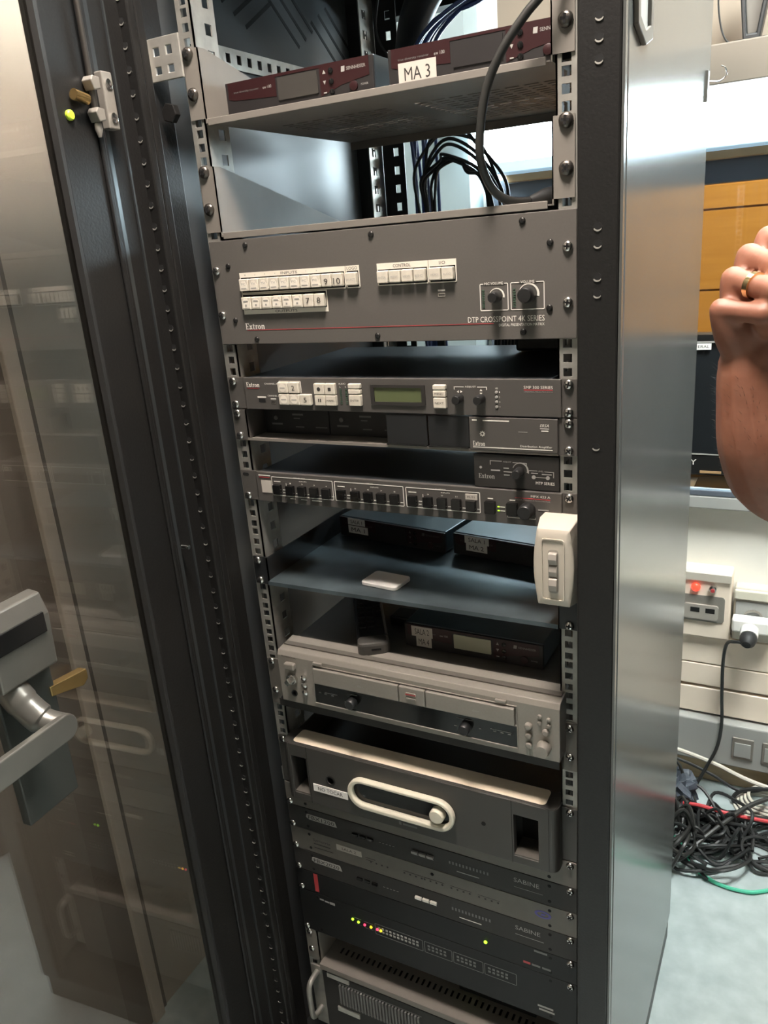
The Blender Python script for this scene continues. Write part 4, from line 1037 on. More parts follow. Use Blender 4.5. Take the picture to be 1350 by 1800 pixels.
obj('key_bar', MB().prism(rrect(.0165, .0315, .8920, .8965, .0012, 3), yp-.0078, yp-.006), 'silver', k, bevel=.0005); bars([(.0165, .0315, .8935, .8950)], yp-.0079, k, 'print_red')
obj('key_bar', MB().prism(rrect(.0165, .0315, .8855, .8885, .0012, 3), yp-.0078, yp-.006), 'silver', k, bevel=.0005)
for x in (-.128, .152): obj('open_button', MB().prism(rrect(x-.0075, x+.0075, .9075, .9115, .001, 3), yp-.0040, yp), 'silver', pl_, bevel=.0006)
for x in (-.0745, .1010): knob(x, .8575, .0080, .012, pl_, yp, 'unit_black')
bars([(-.131, -.128, .8605, .8618), (-.122, -.118, .8600, .8612), (-.110, -.106, .8595, .8607), (-.121, -.100, .8625, .8632), (.120, .123, .8590, .8602), (.140, .144, .8600, .8612), (.150, .154, .8600, .8612), (.160, .164, .8600, .8612), (.136, .165, .8630, .8637), (-.082, -.066, .8690, .8697), (.088, .112, .8690, .8697), (.084, .088, .8555, .8568), (-.088, -.084, .8540, .8553)], yp-.0008, pl_, 'print_grey')
text('PROFESSIONAL', -.192, -.166, .9095, .9120, yp-.0003, pl_, 'print_dark')
obj('power_button', MB().prism(rrect(-.185, -.167, .8930, .9035, .003, 4), yp-.008, yp), 'silver', pl_, bevel=.002)
kn = MB(); kn.cyl((-.176, yp, .8755), (-.176, yp-.006, .8755), .0085, n=18); kn.prism([(-.1815, .8755), (-.176, .8690), (-.1705, .8755), (-.176, .8820)], yp-.016, yp-.006); obj('pointer_knob', kn, 'chrome', pl_, bevel=.0008)
obj('phone_jack', MB().lathe([(.0052, 0), (.0052, .0014), (.0034, .0014), (.003, 0)], (-.176, yp, .8500), (0, -1, 0), 16), 'unit_black', pl_)
for z in (.8815, .8690, .8565): obj('round_button', MB().lathe([(.0045, 0), (.0045, .0035), (.003, .0048), (.0004, .005)], (-.1555, yp, z), (0, -1, 0), 14), 'chrome', pl_, smooth=True)
for x, z, r in ((.1885, .8800, .0052), (.1885, .8660, .0046), (.1885, .8515, .0046), (.2110, .8760, .0046), (.2030, .8970, .003), (.2150, .8950, .003), (.2030, .8880, .003), (.2150, .8860, .003)):
    obj('round_button', MB().lathe([(r, 0), (r, r*.7), (r*.7, r*1.0), (r*.1, r*1.05)], (x, yp, z), (0, -1, 0), 14), 'silver', pl_, smooth=True)
obj('dial', MB().lathe([(.0095, 0), (.0095, .012), (.0085, .0145), (.0008, .0148)], (.2085, yp, .8535), (0, -1, 0), 20), 'silver', pl_, smooth=True)

receiver((-.021, .046, pz1-.0035), -.01, .207, .039, .16, 'receiver on top of the silver player with SALA 2 and MA 4 stickers', [('SALA 2', .055, .215, .52, .93), ('MA 4', .088, .205, .12, .54)], 'lcd_pale')
# black handheld microphone / remote lying on the player
rm = thing('remote_control', 'black remote control with silver end lying on the silver player', 'remote', (-.056, .012, pz1-.003), math.radians(32), local=True)
obj('body', MB().prism(rrect(-.023, .023, .010, .21, .010, 5), .001, .020, 'z'), 'unit_black', rm, bevel=.004)
obj('silver_end', MB().prism(rrect(-.0232, .0232, -.012, .016, .009, 5), .0, .021, 'z'), 'amp_grey', rm, bevel=.004)
obj('end_mark', MB().box(-.004, .010, -.0125, -.0115, .010, .0125), 'gloss_black', rm)
bm_ = mesh('rubber_key', MB().prism(rrect(-.005, .005, -.004, .004, .0015, 3), 0, .0022, 'z'), 'rubber')
for j in range(9):
    for i in range(3): share('rubber_key', bm_, (-.013+.013*i, .045+.017*j, .020), rm)
ab = obj('small_black_box', MB().box(-.075, -.032, .10, .135, pz1-.004, pz1+.012), 'unit_black', bevel=.003); tag(ab, 'small black antenna block left of the receiver on the player', 'box')

# ================================================================ POWER AMPLIFIER (2 units)
ap = thing('power_amplifier', 'heavy dark grey amplifier with beige top and cream oval frame', 'amplifier', (0, .15, Z(19)))
ax0, ax1, az0, az1, ay = -.219, .2235, .6475, .7515, -.0255
# rounded bulky front: outline in plan, with handle cut-outs in the face
mb = MB()
us = [ax0+.012, -.2035, -.1760, -.1735, .1600, .1620, .1965, ax1-.012]; zs_ = [az0, .6600, .7290, az1]
mb.mask([us[0], us[1], us[2], us[5], us[6], us[7]], zs_, lambda i, j: not (i in (1, 3) and j == 1), ay, ay+.012, 'y')
obj('face', mb, 'amp_grey', ap, bevel=.001)
for s in (-1, 1):
    c = []
    xo, xi = (ax0, ax0+.012) if s < 0 else (ax1, ax1-.012)
    for i in range(9):
        t = PI/2*i/8; c.append((xi+(xo-xi)*math.sin(t), ay+.012-.012*math.cos(t)))
    c += [(xo, .012), (xi, .012)]
    obj('corner_pillar', MB().prism(c, az0, az1, 'z'), 'amp_grey', ap, bevel=.0006)
    hx0, hx1 = (-.2035, -.1760) if s < 0 else (.1620, .1965)
    obj('handle_floor', MB().box(hx0, hx1, ay+.001, .012, .6600, .6625), 'silver_dark', ap); obj('handle_well', MB().box(hx0, hx1, .012, .014, .66, .729), 'hole', ap)
obj('top_rim', MB().prism(rrect(ax0+.001, ax1-.001, ay+.001, .014, .012, 5), az1-.0008, az1+.0012, 'z'), 'amp_grey', ap, bevel=.0006)
obj('top_plate', MB().prism(rrect(ax0+.018, ax1-.018, ay+.005, .012, .006, 5), az1+.0012, az1+.0022, 'z'), 'amp_top', ap, bevel=.0005)
obj('chassis', MB().box(-.213, .2135, .014, .32, Z(19)+.001, az1-.045), 'unit_black', ap)
for xx in (-.215, .2125): obj('side_wall', MB().box(xx, xx+.0015, .014, .30, az1-.046, az1-.004), 'amp_grey', ap)
obj('chassis_top', MB().box(-.213, .2135, .20, .30, az1-.030, az1-.012), 'unit_black', ap)
mb = MB(); mb.ring(rrect(-.0985, .0760, .6715, .7245, .0262, 9), rrect(-.0905, .0690, .6800, .7180, .0188, 9), ay-.010, ay); obj('oval_frame', mb, 'cream', ap, bevel=.0022, smooth=True)
obj('oval_window', MB().prism(rrect(-.0910, .0695, .6795, .7185, .019, 9), ay-.0012, ay), 'gloss_black', ap)
obj('power_button', MB().lathe([(.0112, 0), (.0112, .011), (.0098, .0135), (.001, .0138)], (.0500, ay, .6985), (0, -1, 0), 24), 'cream', ap, smooth=True)
obj('round_port', MB().lathe([(.0085, 0), (.0085, .0012), (.0062, .0012), (.0055, 0)], (-.133, ay, .7005), (0, -1, 0), 20), 'frame_black', ap, smooth=True)
lb = obj('sticker', MB().box(-.1665, -.1045, ay-.0010, ay, .6735, .6865), 'paper', ap, label='white sticker reading NO TOCAR'); text('NO TOCAR', -.158, -.113, .6768, .6832, ay-.0012, lb, 'print_dark')
obj('small_port', MB().cyl((.118, ay-.001, .700), (.118, ay, .700), .0032), 'hole', ap)
bars([(-.018, -.014, .6555, .6615), (-.0115, .012, .6565, .6600)], ay-.0003, ap, 'print_dim')
obj('seam', MB().box(-.1735, -.1728, ay-.0003, ay, az0, az1), 'hole', ap); obj('seam', MB().box(.1590, .1597, ay-.0003, ay, az0, az1), 'hole', ap)
for s in (-1, 1):
    a, b = (-.2413, -.2160) if s < 0 else (.2205, .2437)
    e = obj('rack_ear', MB().box(a, b, -.003, -.0005, Z(19)+.001, Z(17)-.0008), 'amp_grey', ap, bevel=.0004)
    screw(SCR_CHROME, -.23255 if s < 0 else .2345, Z(17.16), -.003, e)

# ================================================================ LOWER UNITS
def slim(name, label, cat, u, m, n=1, group=None, yf=-.004, lower_left=True):
    t = thing(name, label, cat, (0, .1, Z(u+n)), group=group)
    zb, zt = Z(u+n)+.0004, Z(u)-.0006
    obj('front_panel', MB().box(-.2413, .2437, yf, -.0005, zb, zt), m, t, bevel=.0006)
    obj('chassis', MB().box(-.213, .213, -.0005, .22, zb+.001, zt-.001), 'unit_top', t)
    screw(SCR_CHROME, -.2345, Z(u+n-.143), yf, t); screw(SCR_CHROME, .2345, Z(u+.143), yf, t)
    for x in (.2045, -.2045):
        for z in (zb+.008, zt-.008): obj('panel_hole', MB().cyl((x, yf-.0004, z), (x, yf, z), .0026, n=10), 'hole', t)
    return t
slim('signal_processor', 'silver slim unit mostly hidden behind the bottom of the amplifier', 'processor', 19, 'silver_dark')
def fbx(u, model, label):
    t = slim('feedback_reducer', label, 'processor', u, 'face_dark' if u > 21 else 'face_dark', group='black feedback units')
    zc = Z(u+.5); y = -.0042
    pl2 = obj('name_plate', MB().prism([(-.206, zc+.0045), (-.204, zc+.0115), (-.150, zc+.0115), (-.147, zc+.001), (-.200, zc+.001)], y-.0004, y), 'print_grey', t)
    text(model, -.2015, -.1515, zc+.0028, zc+.0100, y-.0006, pl2, 'face_black')
    mb = MB()
    for i, x in enumerate((-.118, -.104, -.090)): mb.box(x, x+.010, y-.003, y, zc-.003, zc+.0015)
    obj('buttons', mb, 'gloss_black', t)
    bars([(-.118+.014*i, -.109+.014*i, zc-.0045, zc-.0037) for i in range(3)]+[(-.070+.006*i, -.0665+.006*i, zc-.002, zc-.0012) for i in range(5)], y-.0001, t, 'print_grey')
    mb = MB()
    for i, x in enumerate((-.012, .001, .014)): mb.box(x, x+.011, y-.004, y, zc-.0005, zc+.004)
    obj('rocker_keys', mb, 'print_white' if u > 21 else 'print_grey', t, bevel=.0005)
    bars([(-.012+.013*i, -.002+.013*i, zc-.0045, zc-.0035) for i in range(3)]+[(.062, .098, zc-.0120, zc-.0105)], y-.0001, t, 'print_white' if u > 21 else 'print_grey')
    mb = MB()
    for i in range(12): mb.box(.050+.0055*i, .0525+.0055*i, y-.0003, y, zc-.001, zc+.0045)
    obj('display_marks', mb, 'print_dim', t)
    text('SABINE', .152, .190, zc+.003, zc+.0105, y-.0002, t, 'print_grey'); bars([(.152, .195, zc-.0062, zc-.0055)], y-.0001, t, 'print_grey')
    return t
fbx(20, 'FBX1200', 'upper black feedback unit, directly above the silver one with a label')
sy = slim('audio_mixer', 'silver slim unit with a white label and a blue oval at its right end', 'mixer', 21, 'silver_dark')
zc = Z(21.5); y = -.0042
text('Symetrix', -.198, -.164, zc+.0015, zc+.0085, y-.0002, sy, 'print_dark'); bars([(-.197, -.165, zc-.0030, zc-.0015), (-.197, -.160, zc-.0105, zc-.0095)], y-.0001, sy, 'print_dark')
lb = obj('sticker', MB().box(-.152, -.105, y-.0008, y, zc+.0010, zc+.0120), 'switch_grey', sy, label='pale sticker reading SALA 2'); text('SALA 2', -.142, -.115, zc+.0038, zc+.0090, y-.0010, lb, 'print_dark')
mb = MB(); mb.ring([(.1945+.0125*math.cos(2*PI*i/24), zc+.0025+.0068*math.sin(2*PI*i/24)) for i in range(24)], [(.1945+.0085*math.cos(2*PI*i/24), zc+.0025+.0042*math.sin(2*PI*i/24)) for i in range(24)], y-.0003, y)
mb.prism([(.191, zc+.0005), (.197, zc+.0005), (.199, zc+.0045), (.193, zc+.0045)], y-.0003, y); obj('oval_mark', mb, 'oval_blue', sy)
dots = []
for x0 in (-.090, -.03, .005, .050, .095): dots += [(x0+.010*i, x0+.010*i+.0028, zc-.004, zc-.0015) for i in range(4)]
bars(dots, y-.0002, sy, 'print_dark', 'panel_dots'); bars([(x0, x0+.034, zc+.0010, zc+.0014) for x0 in (-.03, .005, .05, .095)], y-.0001, sy, 'print_dark', 'printed_line')
bars([(-.098, -.080, zc+.0030, zc+.0038), (-.098, -.084, zc-.0010, zc-.0002)], y-.0001, sy, 'print_dark')
obj('control_hole', MB().cyl((.020, y-.0004, zc+.012), (.020, y, zc+.012), .0028), 'hole', sy)
fbx(22, 'FBX2020', 'lower black feedback unit, directly below the silver one with a label')

ra = slim('black_controller', 'black slim unit with a short red stripe at its left end', 'controller', 23, 'face_black')
zc = Z(23.5); y = -.0042
bars([(-.207, -.199, zc-.018, zc+.020)], y-.0001, ra, 'print_red', 'red_stripe')
obj('power_led', MB().lathe([(.0026, 0), (.0026, .0015), (.0008, .002)], (.1035, y, zc+.0015), (0, -1, 0), 14), 'led_green', ra, smooth=True)
bars([(.163, .174, zc-.0125, zc-.0085)], y-.0001, ra, 'print_red', 'logo_mark'); bars([(.176, .189, zc-.0125, zc-.0090), (.192, .205, zc-.0125, zc-.0090)], y-.0001, ra, 'print_dim')
bars([(.18, .20, zc+.016, zc+.0195)], y-.0001, ra, 'print_dim')
rb = slim('audio_processor', 'black two-unit device with tiny coloured lights and outlined indicator boxes', 'processor', 24, 'face_black', n=2)
y = -.0042; z0 = Z(24)
bars([(-.200, -.192, z0-.012, z0-.009), (-.190, -.181, z0-.013, z0-.010), (-.180, -.170, z0-.014, z0-.009)], y-.0001, rb, 'print_grey')
for x, z, m_ in ((-.1365, .4045, 'led_green'), (-.1255, .4025, 'led_green'), (-.1135, .4015, 'led_red'), (-.1015, .4015, 'led_amber'), (-.0895, .4015, 'led_red'), (-.0830, .4015, 'led_amber')):
    obj('indicator_light', MB().lathe([(.0022, 0), (.0022, .0015), (.0008, .002)], (x, y, z), (0, -1, 0), 12), m_, rb, smooth=True)
for i, (a, b) in enumerate(((-.0940, -.0060), (-.0035, .0450), (.0470, .0975), (.0995, .1515))):
    frame_line(a, b, .3900, .4130, y, rb, .0009, 'print_dim')
    mb = MB()
    n = int((b-a-.010)/.007)
    for r_ in range(2):
        for q in range(n): mb.box(a+.006+.007*q, a+.010+.007*q, y-.0005, y, .397+.0065*r_, .4005+.0065*r_)
    obj('indicator_row', mb, 'print_dim' if i else 'print_grey', rb)
bars([(-.133, -.120, .4090, .4097), (-.133, -.120, .3965, .3972), (-.114, -.098, .4080, .4087), (-.114, -.098, .3950, .3957)], y-.0001, rb, 'print_dim')
bars([(.184, .208, .3655, .3690)], y-.0001, rb, 'print_grey'); bars([(.186, .210, .3590, .3625)], y-.0001, rb, 'print_grey')

# bottom grey shelf, slots standing in for a comb-like shadow, and things on it
bsn = thing('rack_shelf', 'lowest grey shelf with a slot row standing in for a toothed shadow along its front', 'shelf', (0, .1, .27))
for s in (-1, 1):
    a, b = (-.2413, -.2175) if s < 0 else (.2205, .2437)
    mb = MB(); mb.box(a, b, -.0028, -.0004, .275, Z(26)-.001); c = (-.2190, -.2175) if s < 0 else (.2205, .2220); mb.prism([(-.0028, .262), (-.0028, Z(26)-.001), (.01, Z(26)-.001), (.20, .272), (.20, .262)], *c, 'x')
    e = obj('shelf_bracket', mb, 'shelf_grey', bsn)
    for u in (26.16, 27.05): screw(SCR_CHROME, -.23255 if s < 0 else .2345, Z(u), -.0028, e)
us = [-.2175]; x = -.196
while x < .20: us += [x, x+.0042]; x += .0108
us.append(.2205)
obj('shelf_floor', MB().mask(us, [-.006, .027, .040, .30], lambda i, j: not (i % 2 == 1 and j == 1), .2700, .2715, 'z'), 'shelf_grey', bsn)
obj('front_lip', MB().box(-.2175, .2205, -.0075, -.006, .2600, .2715), 'shelf_grey', bsn, bevel=.0006)
nb = thing('network_box', 'small black box with one green light on the lowest shelf', 'box', (.10, .1, .2715))
obj('case', MB().box(.03, .165, .045, .16, .272, .312), 'unit_black', nb, bevel=.002)
obj('power_led', MB().cyl((.052, .044, .304), (.052, .045, .304), .0022, n=12), 'led_green', nb); bars([(.045, .10, .305, .3075), (.068, .080, .300, .3012), (.118, .135, .295, .2965), (.137, .158, .298, .301)], .0449, nb, 'print_dim')
bu = thing('server_unit', 'black server with a grille of fine slats under the lowest shelf', 'server', (0, .1, .12))
obj('chassis', MB().box(-.213, .213, 0, .45, .10, .252), 'unit_black', bu)
obj('front_panel', MB().box(-.2165, .2195, -.004, 0, .10, .254), 'face_dark', bu, bevel=.001)
gm = mesh('slat', MB().box(-.0016, .0016, -.004, 0, -.022, .022), 'print_dim')
for i in range(26): share('slat', gm, (-.180+.0062*i, -.004, .215), bu)
bars([(-.185, -.020, .238, .240), (-.185, -.020, .190, .192)], -.0042, bu, 'print_dim', 'grille_edge')
for s in (-1, 1):
    x = s*.228
    hh = obj('handle', MB().tube(smoothpath([(x, -.003, .245), (x, -.03, .240), (x, -.034, .20), (x, -.03, .165), (x, -.003, .16)], 5), .005, 10), 'galv_dull', bu, smooth=True)
    obj('ear', MB().box(min(x-.013, x+.013), max(x-.013, x+.013), -.003, -.0005, .12, .258), 'galv_dull', bu)
obj('label_strip', MB().box(-.205, -.160, -.0065, -.004, .246, .256), 'galv', bu); obj('label_strip', MB().box(-.190, -.145, -.0065, -.004, .172, .182), 'galv', bu)

# ================================================================ CABLES IN THE CABINET
def cable(name, pts, r, m, label, group, sub=7, n=8):
    o = obj(name, MB().tube(smoothpath(pts, sub), r, n), m, smooth=True); tag(o, label, 'cable', group); return o
random.seed(11)
for i in range(9):
    dx, dy = random.uniform(-.016, .016), random.uniform(-.014, .014)
    x0 = -.132+dx; y0 = .455+dy
    p = [(x0+.004*i-.01, y0, 1.10), (x0, y0, 1.35), (x0+random.uniform(-.006, .006), y0, 1.55), (x0+random.uniform(-.006, .006), y0, 1.66), (x0+.01, y0-.02, 1.715), (-.085+dx, .36+dy, 1.742+dx*.6), (-.03+dx, .31+dy, 1.768+dy*.5), (.05+dx, .30+dy*1.5, 1.80+dx), (.14, .32+dy, 1.85+dy)]
    cable('network_cable', p, .0031, 'cable_blue', 'blue network cable in the bundle at the back of the cabinet', 'blue cable bundle')
for i in range(8):
    k = i/7; r = random.uniform(-.006, .006); q = random.uniform(-.012, .012)
    top = 1.588+.052*k+q*.4; xr = -.012+.040*k; xl = -.108-.016*k
    p = [(xl+.012, .44, 1.12+.02*i), (xl, .43, 1.40), (xl+r, .42, 1.52), (xl+r, .415+q, 1.56+.024*k), (xl+.026, .41-q, top-.008), (-.066+.012*k+q, .405+q, top+r*.6), (-.03+.016*k, .40-q, top-.022+q*.3), (xr+r, .395, 1.553+q), (xr+.010+r, .39, 1.512), (xr+.03, .38, 1.45), (xr+.03, .36, 1.30)]
    cable('black_cable', p, .0027, 'cable_black', 'black cable in the arched loop at the back of the cabinet', 'black cable loop')
cable('black_cable', [(-.17, .40, 1.95), (-.162, .39, 1.86), (-.168, .38, 1.79), (-.15, .40, 1.74), (-.14, .44, 1.68)], .0022, 'cable_black', 'single thin black cable beside the rear perforated rail', 'black cable loop')
bx_ = MB()
hose = smoothpath([(-.155, .47, 1.70), (-.145, .45, 1.755), (-.10, .40, 1.815), (-.03, .37, 1.865), (.06, .37, 1.93)], 8)
o = obj('cable_sleeve', MB().tube(hose, .026, 14), 'cable_black', smooth=True); tag(o, 'fat black cable sleeve behind the blue cables', 'cable')

# ================================================================ CABLES ON THE FLOOR
random.seed(5)
def tangle(cx, cy, rx, ry, n, r, m, label, name, group, seed, zmax=.06, names=None):
    rnd = random.Random(seed)
    for i in range(n):
        pts = []; a = rnd.uniform(0, 6.28); turns = rnd.randint(6, 11); ox, oy = cx+rnd.uniform(-.4, .4)*rx, cy+rnd.uniform(-.4, .4)*ry
        R = rnd.uniform(.35, 1.0)
        for k in range(turns):
            a += rnd.uniform(.6, 1.3)*(1 if i % 2 else -1); q = R*rnd.uniform(.6, 1.1)
            pts.append((ox+rx*q*math.cos(a), oy+ry*q*math.sin(a), r+abs(rnd.gauss(0, .4))*zmax))
        o = obj(name, MB().tube(smoothpath(pts, 6), r, 6), m, smooth=True); tag(o, label, 'cable', group)
tangle(.34, .90, .13, .12, 16, .0042, 'cable_black', 'black cable in the tangled heap on the floor', 'floor_cable', 'black floor cables', 21, .08)
tangle(.52, .92, .16, .12, 10, .0038, 'cable_black', 'black cable in the tangled heap on the floor', 'floor_cable', 'black floor cables', 22, .05)
tangle(.26, .86, .06, .12, 10, .0045, 'cable_grey', 'dark grey cable in the heap against the cabinet', 'floor_cable', 'grey floor cables', 23, .14)
for i in range(5):
    pts = []
    for k in range(15):
        a = 2*PI*k/13+i*.3; pts.append((.475+.004*i+(.085-.004*i)*math.cos(a), 1.055+(.055-.002*i)*math.sin(a), .006+.009*i+.003*math.sin(3*a)))
    o = obj('white_cable', MB().tube(smoothpath(pts, 5), .0040, 8), 'cable_white', smooth=True); tag(o, 'turn of the cream cable coiled on the floor by the wall', 'cable', 'cream cable coil')
def lone(name, pts, r, m, label): return tag(obj(name, MB().tube(smoothpath(pts, 8), r, 8), m, smooth=True), label, 'cable')
lone('red_cable', [(.18, .97, .02), (.26, .949, .045), (.316, .944, .055), (.384, .942, .052), (.474, .963, .04), (.60, 1.0, .02), (.75, 1.02, .006)], .0048, 'cable_red', 'red cable crossing over the black floor cables')
lone('green_cable', [(.24, .86, .05), (.294, .808, .03), (.325, .770, .012), (.378, .744, .006), (.439, .742, .006), (.485, .765, .006), (.60, .85, .006), (.72, .95, .006)], .0044, 'cable_green', 'green cable curving along the bare floor')
lone('cream_cable', [(.15, 1.07, .13), (.24, 1.075, .118), (.33, 1.075, .098), (.43, 1.065, .072), (.55, 1.06, .06), (.75, 1.06, .058)], .0055, 'cable_white', 'cream cable sagging along the foot of the wall')
lone('wall_cable', [(.15, 1.068, .105), (.25, 1.07, .09), (.33, 1.065, .068), (.40, 1.06, .04), (.46, 1.075, .055), (.475, 1.086, .10), (.472, 1.088, .135)], .0040, 'cable_black', 'black cable sagging along the wall and rising to the floor duct outlet')
lone('loop_cable', [(.60, 1.08, .05), (.50, 1.06, .07), (.41, 1.06, .045), (.39, 1.05, .01), (.47, 1.03, .01), (.60, 1.04, .02)], .0055, 'cable_black', 'thick black cable loop at the wall beside the cream coil')
lone('strand_cable', [(.62, 1.08, .08), (.50, 1.03, .075), (.43, .97, .07), (.38, .90, .06), (.33, .83, .04), (.30, .79, .02)], .0058, 'cable_grey', 'thick grey cable running diagonally over the heap')
bg = MB().ball((.252, .985, .055), .058, 22, 14, (.9, .8, 1.0)); rb_ = random.Random(9)
bg.v = [(.252+(x-.252)*f, .985+(y-.985)*f, max(.001, .055+(z-.055)*f)) for (x, y, z), f in ((v, rb_.uniform(.72, 1.22)) for v in bg.v)]
sg = obj('plastic_bag', bg, 'fixture_dark'); tag(sg, 'crumpled dark bag in the corner behind the cabinet', 'bag')
# ================================================================ PERSON AT THE RIGHT
mat('lip', (.22, .07, .055), .45)
def V3(*a): return Vector(a)
person = thing('person', 'person in dark clothes at the right with raised clenched hand and gold ring', 'person', (.86, .38, 0))
ORIG[person.name] = (.86, .38, 0)
bm_p = MB()
def limb(pts, rs, n=14, sub=5):
    P = smoothpath(pts, sub); R = []
    for i in range(len(pts)-1):
        for k in range(sub): R.append(rs[i]+(rs[i+1]-rs[i])*k/sub)
    R.append(rs[-1]); bm_p.tube(P, R, n); bm_p.ball(P[0], R[0]*.98, 12, 8); bm_p.ball(P[-1], R[-1]*.98, 12, 8)
W_ = (.4196, -.0545, 1.3463)
# forearm, elbow, upper arm
limb([(.626, .245, 1.40), (.560, .130, 1.29), (.492, .025, 1.218), (.462, -.020, 1.222)], [.050, .048, .044, .040])
limb([(.468, -.018, 1.214), (.447, -.040, 1.238), (.434, -.049, 1.275), (.426, -.052, 1.312), W_], [.040, .043, .041, .035, .029])
# palm: metacarpals
K = {'p': (.3944, -.0781, 1.3991), 'r': (.4017, -.0586, 1.4236), 'm': (.4121, -.0338, 1.4415), 'i': (.4257, -.0028, 1.4555)}
PI_ = {'p': (.4314, -.0949, 1.3963), 'r': (.4374, -.0905, 1.4148), 'm': (.4458, -.0737, 1.4306), 'i': (.4574, -.0445, 1.4426)}
DI = {'p': (.4310, -.0640, 1.3790), 'r': (.4413, -.0570, 1.3930), 'm': (.4511, -.0400, 1.4076), 'i': (.4636, -.0160, 1.4200)}
TI = {'p': (.4140, -.0640, 1.3830), 'r': (.4230, -.0520, 1.3980), 'm': (.4330, -.0340, 1.4140), 'i': (.4460, -.0080, 1.4270)}
for f, r in (('p', .0100), ('r', .0112), ('m', .0118), ('i', .0115)):
    k = Vector(K[f]); w_ = Vector(W_)+(k-Vector(W_))*.18
    limb([tuple(w_), tuple(w_.lerp(k, .55)), tuple(k)], [.020, .0175, r*1.12], 12, 4)
    limb([K[f], tuple(Vector(K[f]).lerp(Vector(PI_[f]), .5)), PI_[f]], [r*1.04, r*.93, r], 12, 4)
    limb([PI_[f], DI[f]], [r*.95, r*.85], 12, 4)
    limb([DI[f], TI[f]], [r*.85, r*.72], 12, 4)
# palm web and thumb
bm_p.ball((.4210, -.0500, 1.3880), .026, 14, 10, (.8, 1.0, 1.25)); bm_p.ball((.428, -.030, 1.405), .026, 14, 10)
limb([(.430, -.028, 1.362), (.452, -.020, 1.385), (.466, -.042, 1.402)], [.017, .0145, .0118], 12, 4)
limb([(.466, -.042, 1.402), (.462, -.068, 1.412), (.448, -.086, 1.420)], [.0115, .0108, .0085], 12, 4)
# neck, head, other arm and hand
limb([(.82, .40, 1.46), (.80, .37, 1.57)], [.060, .055], 14, 4)
bm_p.ball((.785, .345, 1.655), .082, 20, 16, (.95, 1.08, 1.32)); bm_p.ball((.775, .315, 1.60), .058, 16, 12, (1.0, 1.0, .9))
limb([(.752, .262, 1.665), (.744, .247, 1.638), (.748, .252, 1.628)], [.009, .013, .010], 10, 4)
for s in (-1, 1): bm_p.ball((.785+s*.072*.85, .352-s*.04, 1.655), .022, 12, 8, (.45, .8, 1.3))
bm_p.ball((.752, .270, 1.598), .018, 12, 8, (1.2, .6, .5))
limb([(1.05, .52, 1.42), (1.11, .50, 1.17), (1.09, .40, .93)], [.050, .043, .028], 14, 5)
bm_p.ball((1.085, .375, .885), .036, 14, 10, (.55, .9, 1.25))
for i in range(4):
    limb([(1.085+.004*i, .350+.016*i, .86), (1.080+.003*i, .345+.016*i, .825), (1.070, .350+.014*i, .795)], [.0095, .009, .0075], 10, 3)
limb([(1.07, .345, .90), (1.055, .325, .87), (1.052, .322, .845)], [.012, .0105, .008], 10, 3)
body = obj('body', bm_p, 'skin', person, smooth=True)
rm_ = body.modifiers.new('remesh', 'REMESH'); rm_.mode = 'VOXEL'; rm_.voxel_size = .0024; rm_.use_smooth_shade = True
sm_ = body.modifiers.new('smooth', 'SMOOTH'); sm_.factor = .5; sm_.iterations = 5
# ring on the ring finger
kr, pr = Vector(K['r']), Vector(PI_['r']); dr = (pr-kr).normalized(); c0 = kr.lerp(pr, .52)
mb = MB(); mb.tube([c0-dr*.0028, c0-dr*.0027, c0+dr*.0027, c0+dr*.0028], [.0109, .0121, .0121, .0109], 28)
obj('ring', mb, 'gold', person, smooth=True, label='plain gold ring')
# clothes and hair
cl_ = MB()
def clothes(mb, secs, n=24):
    base = len(mb.v)
    for (cx, cy, z, rx, ry, rot) in secs:
        for i in range(n):
            t = 2*PI*i/n; x, y = rx*math.cos(t), ry*math.sin(t); c, s = math.cos(rot), math.sin(rot)
            mb.v.append((cx+x*c-y*s, cy+x*s+y*c, z))
    for k in range(len(secs)-1):
        for i in range(n):
            j = (i+1) % n; mb.face((base+k*n+i, base+k*n+j, base+(k+1)*n+j, base+(k+1)*n+i))
    mb.face([base+i for i in range(n-1, -1, -1)]); e = base+(len(secs)-1)*n; mb.face([e+i for i in range(n)])
rt = .45
mb = MB(); clothes(mb, [(.86, .40, .92, .175, .125, rt), (.86, .40, 1.08, .165, .12, rt), (.855, .40, 1.25, .185, .13, rt), (.85, .40, 1.38, .20, .125, rt), (.84, .40, 1.46, .17, .105, rt), (.825, .40, 1.50, .085, .08, rt)])
mb.tube(smoothpath([(.70, .34, 1.43), (.655, .285, 1.41), (.60, .20, 1.345)], 4), [.085, .08, .076, .072, .07, .068, .067, .066, .066], 16)
mb.tube(smoothpath([(.98, .47, 1.43), (1.05, .52, 1.40), (1.085, .51, 1.28)], 4), [.085, .08, .076, .072, .07, .068, .067, .066, .066], 16)
obj('shirt', mb, 'shirt', person, smooth=True)
mb = MB(); clothes(mb, [(.86, .40, .78, .175, .13, rt), (.86, .40, .86, .178, .13, rt), (.86, .40, .95, .168, .12, rt)])
for s in (-1, 1):
    cx, cy = .86+s*.09*math.cos(rt), .40+s*.09*math.sin(rt)
    clothes(mb, [(cx, cy, .06, .060, .065, rt), (cx, cy, .28, .062, .068, rt), (cx, cy, .50, .072, .078, rt), (cx, cy, .80, .095, .105, rt)], 18)
obj('trousers', mb, 'trousers', person, smooth=True)
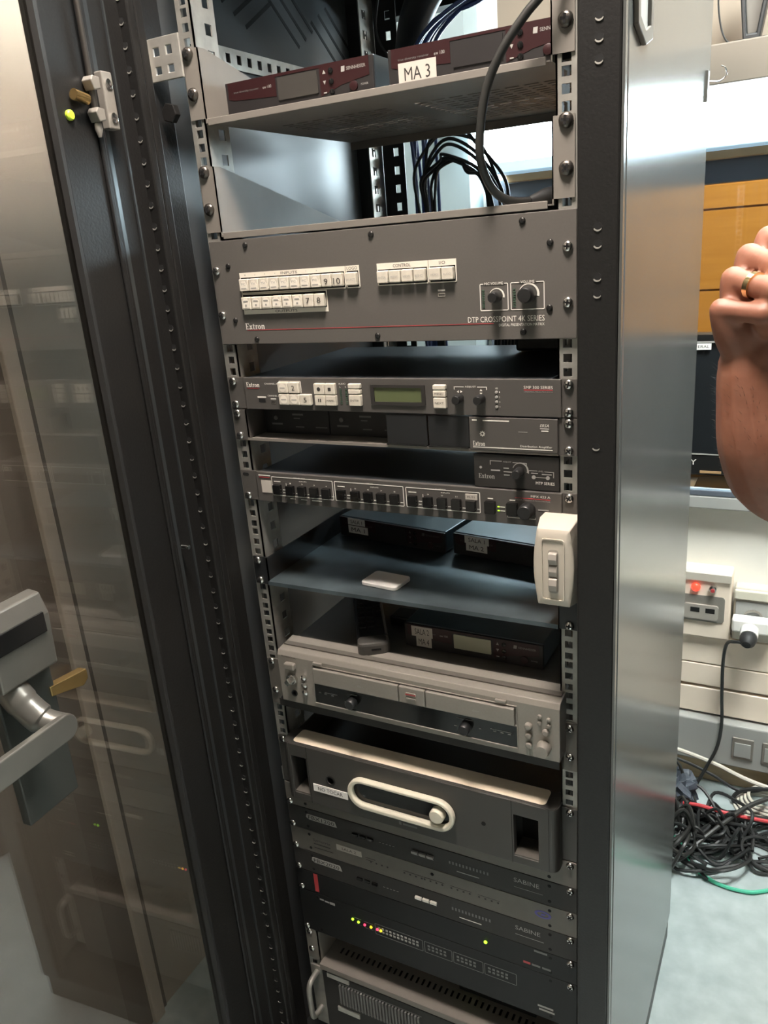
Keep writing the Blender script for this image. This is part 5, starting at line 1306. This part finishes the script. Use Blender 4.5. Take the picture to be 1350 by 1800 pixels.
for s in (-1, 1):
    cx, cy = .86+s*.09*math.cos(rt), .40+s*.09*math.sin(rt)
    mb = MB(); mb.prism([(cx-.045+.03*0, cy+.06), (cx+.045, cy+.06), (cx+.05, cy-.10), (cx+.02, cy-.17), (cx-.02, cy-.17), (cx-.05, cy-.10)], 0.001, .065, 'z'); obj('shoe', mb, 'shoe', person, bevel=.015)
mb = MB(); mb.ball((.797, .372, 1.700), .086, 20, 14, (1.0, 1.06, 1.08)); obj('hair', mb, 'hair', person, smooth=True)
fd = Vector((-.40, -.92, 0)).normalized(); sd = Vector((fd.y*-1, fd.x, 0))
hc = Vector((.785, .345, 1.655))
for s in (-1, 1):
    c = hc+fd*.0735+sd*(s*.030)+Vector((0, 0, .012))
    ey = obj('eye', MB().ball(tuple(c), .0112, 14, 10), 'paper', person, smooth=True)
    obj('iris', MB().ball(tuple(c+fd*.0068), .0056, 12, 8), 'gloss_black', ey, smooth=True)
    b0 = hc+fd*.086+Vector((0, 0, .036)); obj('eyebrow', MB().tube([tuple(b0+sd*(s*.014)), tuple(b0+sd*(s*.030)+Vector((0, 0, .004))-fd*.004), tuple(b0+sd*(s*.045)-fd*.014)], [.003, .0045, .002], 8), 'hair', person, smooth=True)
m0 = Vector((.752, .270, 1.598))-Vector((0, 0, .002))
obj('lips', MB().tube([tuple(m0+fd*.003-sd*.022), tuple(m0+fd*.013), tuple(m0+fd*.003+sd*.022)], [.002, .005, .002], 8), 'lip', person, smooth=True)
# fine hairs along the forearm, one joined part
rnd = random.Random(3); mb = MB()
ax = [Vector(p) for p in ((.447, -.040, 1.238), (.434, -.049, 1.275), (.426, -.052, 1.312), W_)]; rr = [.043, .041, .035, .029]
for i in range(420):
    k = rnd.randint(0, 2); t = rnd.random(); c = ax[k].lerp(ax[k+1], t); r = rr[k]+(rr[k+1]-rr[k])*t
    d_ = (ax[k+1]-ax[k]).normalized(); a = d_.orthogonal().normalized(); b = d_.cross(a); q = rnd.uniform(0, 6.28)
    o_ = a*math.cos(q)+b*math.sin(q); p0 = c+o_*(r*.95); tip = p0+o_*.006+d_*rnd.uniform(.003, .008)+a*rnd.uniform(-.002, .002)
    s_ = d_.cross(o_)*.00022; bi = len(mb.v); mb.v += [tuple(p0+s_), tuple(p0-s_), tuple(tip)]; mb.face((bi, bi+1, bi+2))
obj('arm_hair', mb, 'hair', person, kind='stuff')
